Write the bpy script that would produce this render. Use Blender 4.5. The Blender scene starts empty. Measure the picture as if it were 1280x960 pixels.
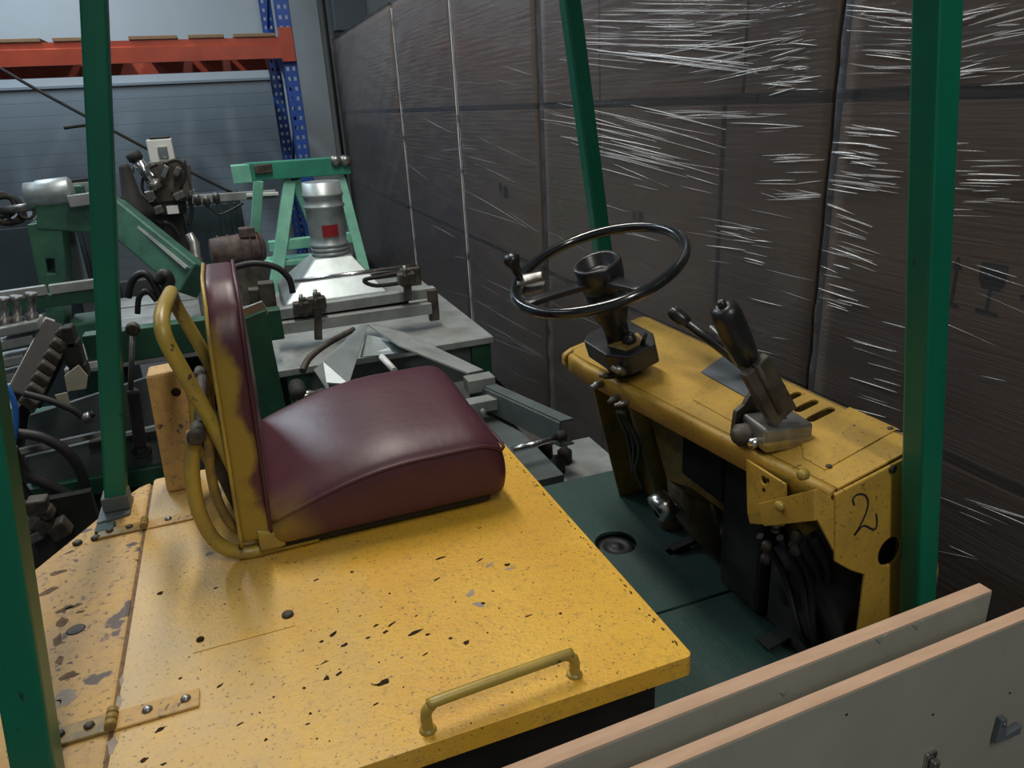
import bpy, bmesh, math, random
from mathutils import Vector as V, Matrix
from math import sin, cos, pi, radians
scn = bpy.context.scene
COL = scn.collection
random.seed(7)

# ------------------------------------------------------------------ camera
F, PITCH, ROLL, TH = 926.1, 0.36505, -0.0552, 0.34452      # focal length in pixels of a 1280 wide frame
CAM = V((0, 0, 1.75))
_h = V((sin(TH), cos(TH), 0)); _r = V((cos(TH), -sin(TH), 0)); _u = V((0, 0, 1))
CW = _h*cos(PITCH) - _u*sin(PITCH); _up = _h*sin(PITCH) + _u*cos(PITCH)
CR = _r*cos(ROLL) + _up*sin(ROLL); CU = _up*cos(ROLL) - _r*sin(ROLL)
cd = bpy.data.cameras.new('camera'); cam = bpy.data.objects.new('camera', cd); COL.objects.link(cam)
cd.sensor_width = 36; cd.lens = F/1280*36; cd.clip_start = .02
m = Matrix.Identity(4)
for i in range(3):
    m[i][0], m[i][1], m[i][2], m[i][3] = CR[i], CU[i], -CW[i], CAM[i]
cam.matrix_world = m
scn.camera = cam

# ------------------------------------------------------------------ world, lights, exposure
wd = bpy.data.worlds.new('world'); scn.world = wd; wd.use_nodes = True
wd.node_tree.nodes['Background'].inputs[0].default_value = (.62, .72, .80, 1)
wd.node_tree.nodes['Background'].inputs[1].default_value = .22
def area(name, loc, sx, sy, power, col, rot=(0, 0, 0)):
    l = bpy.data.lights.new(name, 'AREA'); l.shape = 'RECTANGLE'; l.size = sx; l.size_y = sy
    l.energy = power; l.color = col
    o = bpy.data.objects.new(name, l); COL.objects.link(o); o.location = loc; o.rotation_euler = rot
    return o
area('tube_light', (.35, 2.9, 4.4), .28, 2.4, 100, (1, .95, .86))
area('tube_light', (-1.7, 6.6, 4.6), .28, 3.6, 150, (.78, .90, 1))
area('tube_light', (.45, -1.9, 4.4), .28, 2.6, 80, (1, .96, .88))
area('tube_light', (-3.0, 3.2, 4.6), .28, 4.0, 40, (.86, .94, 1))
scn.view_settings.view_transform = 'Standard'; scn.view_settings.look = 'None'
scn.view_settings.gamma = 1; scn.view_settings.use_curve_mapping = False
scn.view_settings.exposure = 0.0

# ------------------------------------------------------------------ pixel -> place helpers
def ray(x, y): return CW + CR*((x-640)/F) + CU*((480-y)/F)
def oz(x, y, z): d = ray(x, y); return CAM + d*((z-CAM.z)/d.z)
def ox(x, y, X): d = ray(x, y); return CAM + d*(X/d.x)
def oy(x, y, Y): d = ray(x, y); return CAM + d*(Y/d.y)

# ------------------------------------------------------------------ materials
def mat(name, col, rough=.5, metal=0, col2=None, ns=6, lo=.35, hi=.65, bump=0, bs=60, chips=None, spec=.5,
        coat=0, stretch=(1, 1, 1), detail=5, dust=None, grad=None):
    mt = bpy.data.materials.new(name); mt.use_nodes = True
    nt = mt.node_tree; N = nt.nodes; L = nt.links
    b = N['Principled BSDF']
    b.inputs['Roughness'].default_value = rough; b.inputs['Metallic'].default_value = metal
    b.inputs['Specular IOR Level'].default_value = spec
    b.inputs['Coat Weight'].default_value = coat; b.inputs['Coat Roughness'].default_value = .15
    tc = N.new('ShaderNodeTexCoord'); mp = N.new('ShaderNodeMapping'); mp.inputs['Scale'].default_value = stretch
    L.new(tc.outputs['Object'], mp.inputs[0])
    rgb = N.new('ShaderNodeRGB'); rgb.outputs[0].default_value = (*col, 1); out = rgb.outputs[0]
    def noise(sc, det=detail, rg=.6):
        n = N.new('ShaderNodeTexNoise'); n.inputs['Scale'].default_value = sc
        n.inputs['Detail'].default_value = det; n.inputs['Roughness'].default_value = rg
        L.new(mp.outputs[0], n.inputs['Vector']); return n.outputs['Fac']
    def ramp(f, a, c):
        r = N.new('ShaderNodeMapRange'); r.inputs[1].default_value = a; r.inputs[2].default_value = c
        L.new(f, r.inputs[0]); return r.outputs[0]
    def mixc(f, a, c):
        x = N.new('ShaderNodeMix'); x.data_type = 'RGBA'
        L.new(f, x.inputs[0]); L.new(a, x.inputs[6])
        x.inputs[7].default_value = (*c, 1); return x.outputs[2]
    if col2: out = mixc(ramp(noise(ns), lo, hi), out, col2)
    if dust: out = mixc(ramp(noise(dust[1], 8, .7), dust[2], dust[3]), out, dust[0])
    if grad:
        ax, ga, gb, gc, gs = grad
        sp = N.new('ShaderNodeSeparateXYZ'); gm_ = N.new('ShaderNodeNewGeometry'); L.new(gm_.outputs['Position'], sp.inputs[0])
        nz_ = N.new('ShaderNodeMath'); nz_.operation = 'MULTIPLY_ADD'; L.new(noise(gs, 6, .65), nz_.inputs[0]); nz_.inputs[1].default_value = .9; nz_.inputs[2].default_value = -.45
        ad = N.new('ShaderNodeMath'); ad.operation = 'ADD'; L.new(sp.outputs['XYZ'.index(ax)], ad.inputs[0]); L.new(nz_.outputs[0], ad.inputs[1])
        out = mixc(ramp(ad.outputs[0], ga, gb), out, gc)
    if chips:
        for (cc, sc, t, w) in chips: out = mixc(ramp(noise(sc, 3, .55), t, t+w), out, cc)
    L.new(out, b.inputs['Base Color'])
    if bump:
        bp = N.new('ShaderNodeBump'); bp.inputs['Strength'].default_value = bump; bp.inputs['Distance'].default_value = .003
        L.new(noise(bs), bp.inputs['Height']); L.new(bp.outputs[0], b.inputs['Normal'])
    mt['out'] = 1
    return mt

YEL = (.72, .36, .022)
M = {}
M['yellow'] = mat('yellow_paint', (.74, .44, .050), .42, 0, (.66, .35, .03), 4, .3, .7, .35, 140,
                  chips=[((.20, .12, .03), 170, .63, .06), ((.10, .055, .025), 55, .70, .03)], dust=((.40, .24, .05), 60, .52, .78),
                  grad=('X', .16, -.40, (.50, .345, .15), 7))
M['yellow_deck'] = mat('yellow_deck_paint', (.58, .34, .09), .6, 0, (.46, .29, .12), 7, .35, .65, .4, 120,
                       chips=[((.115, .082, .065), 14, .64, .03), ((.16, .10, .05), 110, .62, .06), ((.08, .05, .03), 45, .68, .03)], dust=((.30, .20, .10), 60, .52, .74))
M['yellow_dash'] = mat('yellow_dash_paint', (.54, .33, .045), .45, 0, (.40, .24, .04), 9, .3, .7, .3, 130,
                       chips=[((.12, .08, .03), 150, .64, .06), ((.06, .04, .02), 40, .70, .03)], dust=((.34, .23, .07), 60, .52, .78))
M['yellow_dirty'] = mat('yellow_dirty_paint', (.36, .22, .03), .5, 0, (.16, .11, .04), 6, .35, .7, .25, 80,
                        dust=((.10, .075, .04), 40, .45, .75))
M['yellow_tube'] = mat('yellow_tube_paint', (.40, .285, .045), .38, 0, (.24, .17, .05), 10, .4, .7, .15, 60,
                       chips=[((.07, .05, .03), 35, .66, .04)])
M['green'] = mat('green_post_paint', (.0, .155, .085), .38, 0, (.0, .115, .066), 5, .35, .7, .12, 40,
                 chips=[((.01, .02, .02), 16, .71, .02)], stretch=(1, 1, .35))
M['floor_green'] = mat('dark_green_floor_paint', (.012, .050, .040), .6, 0, (.032, .056, .050), 6, .35, .65, .35, 120,
                       dust=((.06, .07, .06), 70, .55, .8), stretch=(1, .5, 1))
M['black'] = mat('black_plastic', (.010, .010, .011), .32, 0, (.02, .02, .022), 12, .3, .7, .05, 120)
M['blackmatt'] = mat('black_dirty', (.008, .008, .008), .75, 0, (.022, .02, .017), 10, .35, .7, .2, 60)
M['rim'] = mat('black_wheel_rim', (.010, .011, .013), .16, 0, (.016, .018, .02), 10, .3, .7, coat=.4)
M['hose'] = mat('black_hose_rubber', (.012, .012, .013), .55, 0)
M['steel'] = mat('grey_steel', (.30, .30, .29), .38, .8, (.17, .16, .15), 14, .4, .65, .12, 80)
M['steel_dirty'] = mat('dirty_steel', (.11, .095, .075), .6, .4, (.035, .03, .025), 16, .35, .65, .4, 70)
M['casting'] = mat('oily_casting', (.20, .155, .075), .5, .2, (.07, .058, .04), 18, .35, .65, .4, 60)
M['chrome'] = mat('bright_steel', (.62, .62, .60), .22, 1, (.45, .45, .44), 12, .4, .7)
M['zinc'] = mat('galvanised_sheet', (.38, .43, .43), .42, .55, (.26, .30, .31), 10, .3, .7, .1, 40)
M['plate'] = mat('grey_machine_plate', (.33, .35, .34), .5, .25, (.20, .21, .205), 7, .35, .7, .15, 60,
                 dust=((.13, .13, .12), 30, .58, .8))
M['cast'] = mat('grey_machine_paint', (.10, .125, .12), .55, 0, (.065, .08, .08), 9, .35, .7, .15, 60)
M['slate'] = mat('slate_cabinet_paint', (.030, .050, .062), .5, 0, (.022, .036, .046), 4, .3, .7)
M['mgreen'] = mat('dark_green_machine_paint', (.012, .085, .04), .5, 0, (.010, .05, .03), 8, .35, .65, .15, 50,
                  dust=((.10, .14, .11), 25, .62, .8))
M['agreen'] = mat('worn_green_machine_paint', (.035, .13, .075), .5, 0, (.02, .07, .05), 8, .35, .65, .15, 50,
                  dust=((.13, .19, .15), 25, .6, .8))
M['mint'] = mat('mint_green_paint', (.20, .50, .37), .5, 0, (.12, .36, .27), 9, .35, .7)
M['teal'] = mat('teal_beam_paint', (.03, .24, .16), .45, 0, (.02, .17, .12), 9, .35, .7)
M['orange'] = mat('orange_rack_paint', (.46, .070, .030), .4, 0, (.34, .05, .025), 6, .35, .7)
M['blue'] = mat('blue_rack_paint', (.016, .075, .36), .42, 0, (.012, .055, .26), 6, .35, .7)
M['bluehose'] = mat('blue_hose_plastic', (.03, .15, .50), .3, 0)
M['white'] = mat('white_plastic', (.62, .64, .62), .4, 0)
M['red'] = mat('red_label', (.25, .008, .015), .5, 0)
M['wood'] = mat('pallet_wood', (.34, .22, .12), .8, 0, (.22, .14, .08), 10, .3, .7, .2, 40, stretch=(.2, 1, 1))
M['paper'] = mat('cream_paper', (.50, .45, .34), .8, 0, (.40, .36, .27), 20)
M['card'] = mat('brown_cardboard', (.31, .208, .142), .75, 0, (.26, .172, .118), 3, .3, .7, .08, 30, stretch=(1, 1, .3))
M['print'] = mat('carton_print_ink', (.014, .014, .018), .7)
M['concrete'] = mat('concrete_floor', (.10, .10, .095), .8, 0, (.06, .06, .058), 3, .3, .7, .2, 30)
M['wallw'] = mat('white_wall_panel', (.50, .56, .60), .45, 0, (.46, .52, .56), 2, .3, .7)
M['wallg'] = mat('grey_wall_cladding', (.26, .31, .35), .42, 0, (.22, .265, .30), 1.5, .3, .7)
M['pillar'] = mat('grey_pillar_paint', (.38, .43, .45), .6, 0, (.33, .37, .39), 3, .3, .7)
M['darkduct'] = mat('dark_grey_duct', (.10, .12, .14), .5)
M['edge'] = mat('raw_board_edge', (.56, .37, .25), .75, 0, (.44, .28, .18), 60, .3, .7, .2, 150, stretch=(.15, 1, 1))
M['lam'] = mat('grey_beige_laminate', (.33, .32, .27), .5, 0, (.28, .27, .23), 5, .3, .7, .06, 60,
               dust=((.22, .21, .18), 30, .6, .8))
M['chip'] = mat('bare_paint_chip', (.045, .026, .014), .95, 0, (.025, .016, .012), 40, spec=.08)
M['bare'] = mat('bare_grey_patch', (.36, .28, .19), .7, 0, (.26, .22, .19), 40)
M['grime'] = mat('worn_brown_grime', (.22, .14, .08), .8, 0, (.12, .075, .05), 40, spec=.2)
M['rust'] = mat('rusty_motor_paint', (.10, .065, .055), .7, 0, (.04, .03, .03), 20, .4, .6, .3, 60)
M['tyre'] = mat('tyre_rubber', (.015, .015, .015), .8)

def vinyl(name, axis_terms):
    """maroon vinyl with old yellow overspray: axis_terms = list of (axis, from, to), each a linear mask in metres, multiplied"""
    mt = bpy.data.materials.new(name); mt.use_nodes = True
    nt = mt.node_tree; N = nt.nodes; L = nt.links; b = N['Principled BSDF']
    b.inputs['Roughness'].default_value = .40; b.inputs['Specular IOR Level'].default_value = .36
    tc = N.new('ShaderNodeTexCoord')
    n = N.new('ShaderNodeTexNoise'); n.inputs['Scale'].default_value = 9; n.inputs['Detail'].default_value = 5
    L.new(tc.outputs['Object'], n.inputs['Vector'])
    sp = N.new('ShaderNodeSeparateXYZ'); L.new(tc.outputs['Object'], sp.inputs[0])
    off = N.new('ShaderNodeMath'); off.operation = 'MULTIPLY_ADD'; L.new(n.outputs['Fac'], off.inputs[0])
    off.inputs[1].default_value = .10; off.inputs[2].default_value = -.05
    prod = None
    for ax, a, c in axis_terms:
        ad = N.new('ShaderNodeMath'); ad.operation = 'ADD'; L.new(sp.outputs['XYZ'.index(ax)], ad.inputs[0]); L.new(off.outputs[0], ad.inputs[1])
        r = N.new('ShaderNodeMapRange'); r.inputs[1].default_value = a; r.inputs[2].default_value = c; L.new(ad.outputs[0], r.inputs[0])
        if prod is None: prod = r.outputs[0]
        else:
            mu = N.new('ShaderNodeMath'); mu.operation = 'MULTIPLY'; L.new(prod, mu.inputs[0]); L.new(r.outputs[0], mu.inputs[1]); prod = mu.outputs[0]
    base = N.new('ShaderNodeMix'); base.data_type = 'RGBA'; L.new(n.outputs['Fac'], base.inputs[0])
    base.inputs[6].default_value = (.056, .018, .027, 1); base.inputs[7].default_value = (.085, .026, .037, 1)
    x = N.new('ShaderNodeMix'); x.data_type = 'RGBA'; L.new(prod, x.inputs[0]); L.new(base.outputs[2], x.inputs[6])
    x.inputs[7].default_value = (.29, .195, .03, 1)
    L.new(x.outputs[2], b.inputs['Base Color'])
    n2 = N.new('ShaderNodeTexNoise'); n2.inputs['Scale'].default_value = 22; n2.inputs['Detail'].default_value = 3
    L.new(tc.outputs['Object'], n2.inputs['Vector'])
    bp = N.new('ShaderNodeBump'); bp.inputs['Strength'].default_value = .15; bp.inputs['Distance'].default_value = .006
    L.new(n2.outputs['Fac'], bp.inputs['Height']); L.new(bp.outputs[0], b.inputs['Normal'])
    return mt
M['vinyl_cushion'] = vinyl('maroon_vinyl_cushion', [('X', -.15, -.27), ('Z', .02, -.06), ('Y', -.12, -.20)])
M['vinyl_back'] = vinyl('maroon_vinyl_backrest', [('Y', -.17, -.20), ('X', .020, .002)])

def film_mat():
    mt = bpy.data.materials.new('stretch_film'); mt.use_nodes = True
    nt = mt.node_tree; N = nt.nodes; L = nt.links
    N.remove(N['Principled BSDF']); out = N['Material Output']
    tc = N.new('ShaderNodeTexCoord'); mp = N.new('ShaderNodeMapping'); mp.inputs['Scale'].default_value = (1, .9, 26)
    mp.inputs['Rotation'].default_value = (radians(7), 0, 0)
    L.new(tc.outputs['Object'], mp.inputs[0])
    n = N.new('ShaderNodeTexNoise'); n.inputs['Scale'].default_value = 2.2; n.inputs['Detail'].default_value = 4; n.inputs['Roughness'].default_value = .62
    L.new(mp.outputs[0], n.inputs['Vector'])
    bp = N.new('ShaderNodeBump'); bp.inputs['Strength'].default_value = .42; bp.inputs['Distance'].default_value = .010
    L.new(n.outputs['Fac'], bp.inputs['Height'])
    gl = N.new('ShaderNodeBsdfGlossy'); gl.inputs['Roughness'].default_value = .16; gl.inputs['Color'].default_value = (.9, .92, .95, 1)
    L.new(bp.outputs[0], gl.inputs['Normal'])
    df = N.new('ShaderNodeBsdfDiffuse'); df.inputs['Color'].default_value = (.62, .64, .68, 1); L.new(bp.outputs[0], df.inputs['Normal'])
    tr = N.new('ShaderNodeBsdfTransparent')
    fr = N.new('ShaderNodeFresnel'); fr.inputs['IOR'].default_value = 1.5; L.new(bp.outputs[0], fr.inputs['Normal'])
    m1 = N.new('ShaderNodeMixShader'); m1.inputs[0].default_value = .05
    L.new(tr.outputs[0], m1.inputs[1]); L.new(df.outputs[0], m1.inputs[2])
    k = N.new('ShaderNodeMath'); k.operation = 'MULTIPLY_ADD'; L.new(fr.outputs[0], k.inputs[0]); k.inputs[1].default_value = .95; k.inputs[2].default_value = -.008; k.use_clamp = True
    m2 = N.new('ShaderNodeMixShader'); L.new(k.outputs[0], m2.inputs[0]); L.new(m1.outputs[0], m2.inputs[1]); L.new(gl.outputs[0], m2.inputs[2])
    L.new(m2.outputs[0], out.inputs['Surface'])
    return mt
M['film'] = film_mat()
def pleat_mat(name, alpha):
    mt = bpy.data.materials.new(name); mt.use_nodes = True
    b = mt.node_tree.nodes['Principled BSDF']
    b.inputs['Base Color'].default_value = (.75, .77, .80, 1); b.inputs['Roughness'].default_value = .10  # near-white base paints the highlights of the film folds into their colour
    b.inputs['Alpha'].default_value = alpha; b.inputs['Specular IOR Level'].default_value = .9
    return mt
M['pleat_glint'] = pleat_mat('stretch_film_pleat_glint', .9)
M['pleat_glint_thin'] = pleat_mat('stretch_film_fine_pleat_glint', .28)

# ------------------------------------------------------------------ mesh helpers (all in world metres)
def NB(): return bmesh.new()
def box(bm, c, s, rot=None):
    c = V(c); R = rot if rot else Matrix.Identity(3)
    vs = [bm.verts.new(c + R @ V((dx*s[0]/2, dy*s[1]/2, dz*s[2]/2))) for dx in (-1, 1) for dy in (-1, 1) for dz in (-1, 1)]
    for f in ((0, 1, 3, 2), (4, 6, 7, 5), (0, 4, 5, 1), (2, 3, 7, 6), (0, 2, 6, 4), (1, 5, 7, 3)):
        bm.faces.new([vs[i] for i in f])
    return bm
def b2(bm, a, b): return box(bm, [(a[i]+b[i])/2 for i in range(3)], [abs(b[i]-a[i]) for i in range(3)])
def frame_of(d, ref=None):
    d = V(d).normalized(); ref = V(ref) if ref else (V((0, 0, 1)) if abs(d.z) < .9 else V((0, 1, 0)))
    x = d.cross(ref)
    if x.length < 1e-6: x = d.cross(V((1, 0, 0)))
    x.normalize(); return x, x.cross(d).normalized(), d
def bar(bm, a, b, w, h, ref=None):
    """rectangular bar from a to b; h lies along ref (default up)"""
    a, b = V(a), V(b); x, y, d = frame_of(b-a, ref)
    R = Matrix((x, y, d)).transposed()
    return box(bm, (a+b)/2, (w, h, (b-a).length), R)
def tube(bm, pts, r, n=10, cap=True):
    pts = [V(p) for p in pts]; rs = r if isinstance(r, (list, tuple)) else [r]*len(pts)
    rings = []; x = None
    for i, p in enumerate(pts):
        t = (pts[min(i+1, len(pts)-1)] - pts[max(i-1, 0)]).normalized()
        if x is None: x, _, _ = frame_of(t)
        x = (x - t*x.dot(t)).normalized(); y = t.cross(x)
        rings.append([bm.verts.new(p + (x*cos(2*pi*k/n) + y*sin(2*pi*k/n))*rs[i]) for k in range(n)])
    for a, b in zip(rings, rings[1:]):
        for k in range(n):
            f = bm.faces.new((a[k], a[(k+1) % n], b[(k+1) % n], b[k])); f.smooth = True
    if cap: bm.faces.new(rings[0][::-1]); bm.faces.new(rings[-1])
    return bm
def smooth_path(pts, k=6):
    P = [V(p) for p in pts]; out = []
    for i in range(len(P)-1):
        p0, p1, p2, p3 = P[max(i-1, 0)], P[i], P[i+1], P[min(i+2, len(P)-1)]
        for j in range(k):
            t = j/k
            out.append(.5*((2*p1) + (p2-p0)*t + (2*p0-5*p1+4*p2-p3)*t*t + (3*p1-p0-3*p2+p3)*t**3))
    return out + [P[-1]]
def lathe(bm, c, ax, prof, n=20):
    """prof: list of (radius, height along ax)"""
    c = V(c); x, y, d = frame_of(ax); rings = []
    for r, h in prof:
        rings.append([bm.verts.new(c + d*h + (x*cos(2*pi*k/n) + y*sin(2*pi*k/n))*max(r, 1e-4)) for k in range(n)])
    for a, b in zip(rings, rings[1:]):
        for k in range(n):
            f = bm.faces.new((a[k], a[(k+1) % n], b[(k+1) % n], b[k])); f.smooth = True
    bm.faces.new(rings[0][::-1]); bm.faces.new(rings[-1])
    return bm
def torus(bm, c, ax, R, r, n=56, k=12):
    c = V(c); x, y, d = frame_of(ax); rings = []
    for i in range(n):
        a = 2*pi*i/n; e = x*cos(a) + y*sin(a)
        rings.append([bm.verts.new(c + e*(R + r*cos(2*pi*j/k)) + d*(r*sin(2*pi*j/k))) for j in range(k)])
    for i in range(n):
        A, B = rings[i], rings[(i+1) % n]
        for j in range(k):
            f = bm.faces.new((A[j], B[j], B[(j+1) % k], A[(j+1) % k])); f.smooth = True
    return bm
def poly(bm, outer, holes, fn, tv):
    """flat plate: outline and holes in 2D, fn maps to 3D, tv = thickness vector"""
    b = bmesh.new(); es = []
    for loop in [outer]+holes:
        vs = [b.verts.new(fn(*p)) for p in loop]
        es += [b.edges.new((vs[i], vs[(i+1) % len(vs)])) for i in range(len(vs))]
    bmesh.ops.triangle_fill(b, use_beauty=True, edges=es)
    g = bmesh.ops.extrude_face_region(b, geom=b.faces[:])
    bmesh.ops.translate(b, verts=[v for v in g['geom'] if isinstance(v, bmesh.types.BMVert)], vec=V(tv))
    bmesh.ops.recalc_face_normals(b, faces=b.faces[:])
    mp = {v: bm.verts.new(v.co) for v in b.verts}
    for f in b.faces: bm.faces.new([mp[v] for v in f.verts])
    b.free(); return bm
def circ(cx, cy, r, n=18, ry=None, a0=0): return [(cx + r*cos(a0+2*pi*k/n), cy + (ry or r)*sin(a0+2*pi*k/n)) for k in range(n)]
def rrect(x0, y0, x1, y1, r, k=4):
    out = []
    for cx, cy, a in ((x1-r, y1-r, 0), (x0+r, y1-r, 90), (x0+r, y0+r, 180), (x1-r, y0+r, 270)):
        for j in range(k+1):
            t = radians(a + 90*j/k); out.append((cx + r*cos(t), cy + r*sin(t)))
    return out
def soft(bm, nx, ny, nz, fn):
    """closed box grid; fn maps the unit cube to a place"""
    vv = {}
    def g(i, j, k):
        if (i, j, k) not in vv: vv[i, j, k] = bm.verts.new(fn(i/nx, j/ny, k/nz))
        return vv[i, j, k]
    def quad(*q): f = bm.faces.new([g(*p) for p in q]); f.smooth = True
    for i in range(nx):
        for j in range(ny):
            quad((i, j, 0), (i, j+1, 0), (i+1, j+1, 0), (i+1, j, 0)); quad((i, j, nz), (i+1, j, nz), (i+1, j+1, nz), (i, j+1, nz))
    for i in range(nx):
        for k in range(nz):
            quad((i, 0, k), (i+1, 0, k), (i+1, 0, k+1), (i, 0, k+1)); quad((i, ny, k), (i, ny, k+1), (i+1, ny, k+1), (i+1, ny, k))
    for j in range(ny):
        for k in range(nz):
            quad((0, j, k), (0, j, k+1), (0, j+1, k+1), (0, j+1, k)); quad((nx, j, k), (nx, j+1, k), (nx, j+1, k+1), (nx, j, k+1))
    return bm

ORG = {}
def obj(name, bm, mt, parent=None, bevel=0, sub=0, kind=None, origin=None, seg=2):
    bmesh.ops.recalc_face_normals(bm, faces=bm.faces[:])
    vs = [v.co for v in bm.verts]
    lo = V([min(v[i] for v in vs) for i in range(3)]); hi = V([max(v[i] for v in vs) for i in range(3)])
    org = V(origin) if origin else (V(((lo.x+hi.x)/2, (lo.y+hi.y)/2, lo.z)) if parent is None else (lo+hi)/2)
    for v in bm.verts: v.co -= org
    me = bpy.data.meshes.new(name); bm.to_mesh(me); bm.free()
    me.materials.append(M[mt] if isinstance(mt, str) else mt)
    o = bpy.data.objects.new(name, me); COL.objects.link(o)
    ORG[o] = org
    if parent: o.parent = parent; o.location = org - ORG[parent]
    else: o.location = org
    if bevel:
        md = o.modifiers.new('bevel', 'BEVEL'); md.width = bevel; md.segments = seg; md.limit_method = 'ANGLE'; md.angle_limit = radians(35)
    if sub:
        md = o.modifiers.new('sub', 'SUBSURF'); md.levels = sub; md.render_levels = sub
    if kind: o['kind'] = kind
    return o
def thing(name, label, cat, loc, group=None):
    o = bpy.data.objects.new(name, None); COL.objects.link(o); o.location = V(loc); ORG[o] = V(loc)
    o.empty_display_size = .1
    return tag(o, label, cat, group)
def tag(o, label, cat, group=None):
    o['label'] = label; o['category'] = cat
    if group: o['group'] = group
    return o
def struct(name, bm, mt, parent=None, bevel=0):
    o = obj(name, bm, mt, parent, bevel)
    o['kind'] = 'structure'
    return o

# ================================================================== SETTING
struct('floor', b2(NB(), (-6, -3, -.1), (4, 10, 0)), 'concrete')
struct('ceiling', b2(NB(), (-6, -3, 5.0), (4, 10, 5.1)), 'wallg')
WB = 9.6
wall = struct('wall_back', b2(NB(), (-6, WB, 0), (4, WB+.2, 5)), 'wallw')
zt = 2.11
for i in range(16):                                              # grey lower cladding, one board after the other
    z0 = zt - (i+1)*.13
    if z0 < -.01: break
    p = obj('cladding_board', b2(NB(), (-6, WB-.010, z0+.002), (.80, WB-.002, z0+.13)), 'wallg', wall, bevel=.001)
struct('trim_1', b2(NB(), (-6, WB-.05, zt+.005), (.8, WB-.002, zt+.03)), 'wallg')
struct('wall_right', b2(NB(), (3.2, -3, 0), (3.4, 9.6, 5)), 'pillar')
struct('wall_left', b2(NB(), (-6.2, -3, 0), (-6, 9.6, 5)), 'wallg')
pil = struct('wall_pillar', b2(NB(), (oy(372, 100, 9.35).x, 9.33, 0), (oy(409, 100, 9.35).x, 9.59, 5)), 'pillar', bevel=.01)
cp = oy(404, 0, 9.28)
o = obj('conduit', tube(NB(), [(cp.x, 9.30, .05), (cp.x, 9.30, 4.9)], .016, 8), 'blackmatt')
tag(o, 'thin dark conduit running down the grey wall pillar', 'conduit')
d0, d1 = oy(406, 2, 9.2), oy(447, 46, 9.2)
o = obj('ventilation_duct', b2(NB(), (d0.x+.05, 9.02, 2.56), (d1.x+.1, 9.26, 4.9)), 'darkduct', bevel=.01)
tag(o, 'dark grey square ventilation duct hanging above the wrapped cartons', 'duct')

# ================================================================== WRAPPED CARTONS ALONG THE RIGHT
WX = 1.39
Z = [(.152, .94), (.945, 1.70), (1.705, 2.47)]
loads = [  # (name for labels, y0, y1, splits per layer bottom / middle / top)
    ('beside the steering console and the marked carton', -.60, 1.475, [[.1, .75], [.02, .72], [.02, .72]]),
    ('behind the steering wheel', 1.497, 3.28, [[1.95, 2.72], [1.93, 2.72], [1.845, 2.72]]),
    ('beside the grey machine table', 3.31, 4.57, [[], [], []]),
    ('beside the mint green stand', 4.60, 6.06, [[], [], []]),
    ('nearest the wall pillar', 6.14, 9.15, [[7.6], [7.6], [7.6]]),
]
LN = ['bottom', 'middle', 'top']
WHERE = ['beside the yellow console', 'behind the steering wheel',
         'beside the grey machine table', 'beside the mint green stand', 'by the wall pillar']
rnd = random.Random(3)
cartons = {}
for li, (nm, y0, y1, sp) in enumerate(loads):
    pal = thing('pallet', 'wooden pallet under the wrapped cartons ' + WHERE[li], 'pallet', (WX+.45, (y0+y1)/2, 0))
    for k in range(5):
        xx = WX + .03 + k*.2
        obj('deck_board', b2(NB(), (xx, y0+.01, .128), (xx+.12, y1-.01, .15)), 'wood', pal)
    for k in range(3):
        for q in range(3):
            xx = WX + .05 + k*.38; yy = y0+.05 + q*(y1-y0-.24)/2
            obj('block', b2(NB(), (xx, yy, .0), (xx+.09, yy+.14, .128)), 'wood', pal)
    for r in range(3):
        ys = [y0]+sp[r]+[y1]
        for a, b in zip(ys, ys[1:]):
            z0, z1 = Z[r]
            if r == 0: z0 = .152
            dx = rnd.uniform(-.004, .004)
            g_ = .028 if r else 0                                 # bottom flaps set back: the dark line between two layers
            x0_, x1_ = WX+dx+.004, WX+.92; zt_ = Z[r+1][0]-.0 if r < 2 else z1
            c = obj('carton', poly(NB(), [(x0_, z0+g_), (x0_, zt_), (x1_, zt_), (x1_, z0), (x0_+.05, z0), (x0_+.05, z0+g_)] if g_ else
                                   [(x0_, z0), (x0_, zt_), (x1_, zt_), (x1_, z0)], [], lambda x, z: V((x, a+.008, z)), (0, b-a-.016, 0)), 'card', bevel=.004)
            n_here = len(ys)-1; idx = ys.index(a)
            lab = '%s layer carton%s %s' % (LN[r], (', %s in its row,' % ['first', 'second', 'third'][idx]) if n_here > 1 else '', WHERE[li])
            tag(c, lab, 'carton', 'cartons wrapped in stretch film')
            cartons[li, r, idx] = c

# printed marks on the carton faces (flat ink)
def ink(name, parent, shapes):
    if name == 'mark_print' and len(shapes) > 1:
        for s in shapes: ink(name, parent, [s])
        return
    bm = NB()
    for s in shapes:
        poly(bm, s, [], lambda y, z: V((WX-.0022, y, z)), (.0016, 0, 0))
    return obj(name, bm, 'print', parent)
g = ox(1241, 347, WX); cm = cartons[0, 1, 2]
ink('glass_print', cm, [[(g.y-.028, g.z+.028), (g.y+.028, g.z+.028), (g.y+.028, g.z-.008), (g.y+.018, g.z-.024), (g.y-.018, g.z-.024), (g.y-.028, g.z-.008)],
                        [(g.y-.003, g.z-.024), (g.y+.003, g.z-.024), (g.y+.003, g.z-.07), (g.y-.003, g.z-.07)],
                        [(g.y-.024, g.z-.068), (g.y+.024, g.z-.068), (g.y+.024, g.z-.075), (g.y-.024, g.z-.075)]])
g = ox(1194, 350, WX)
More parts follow.
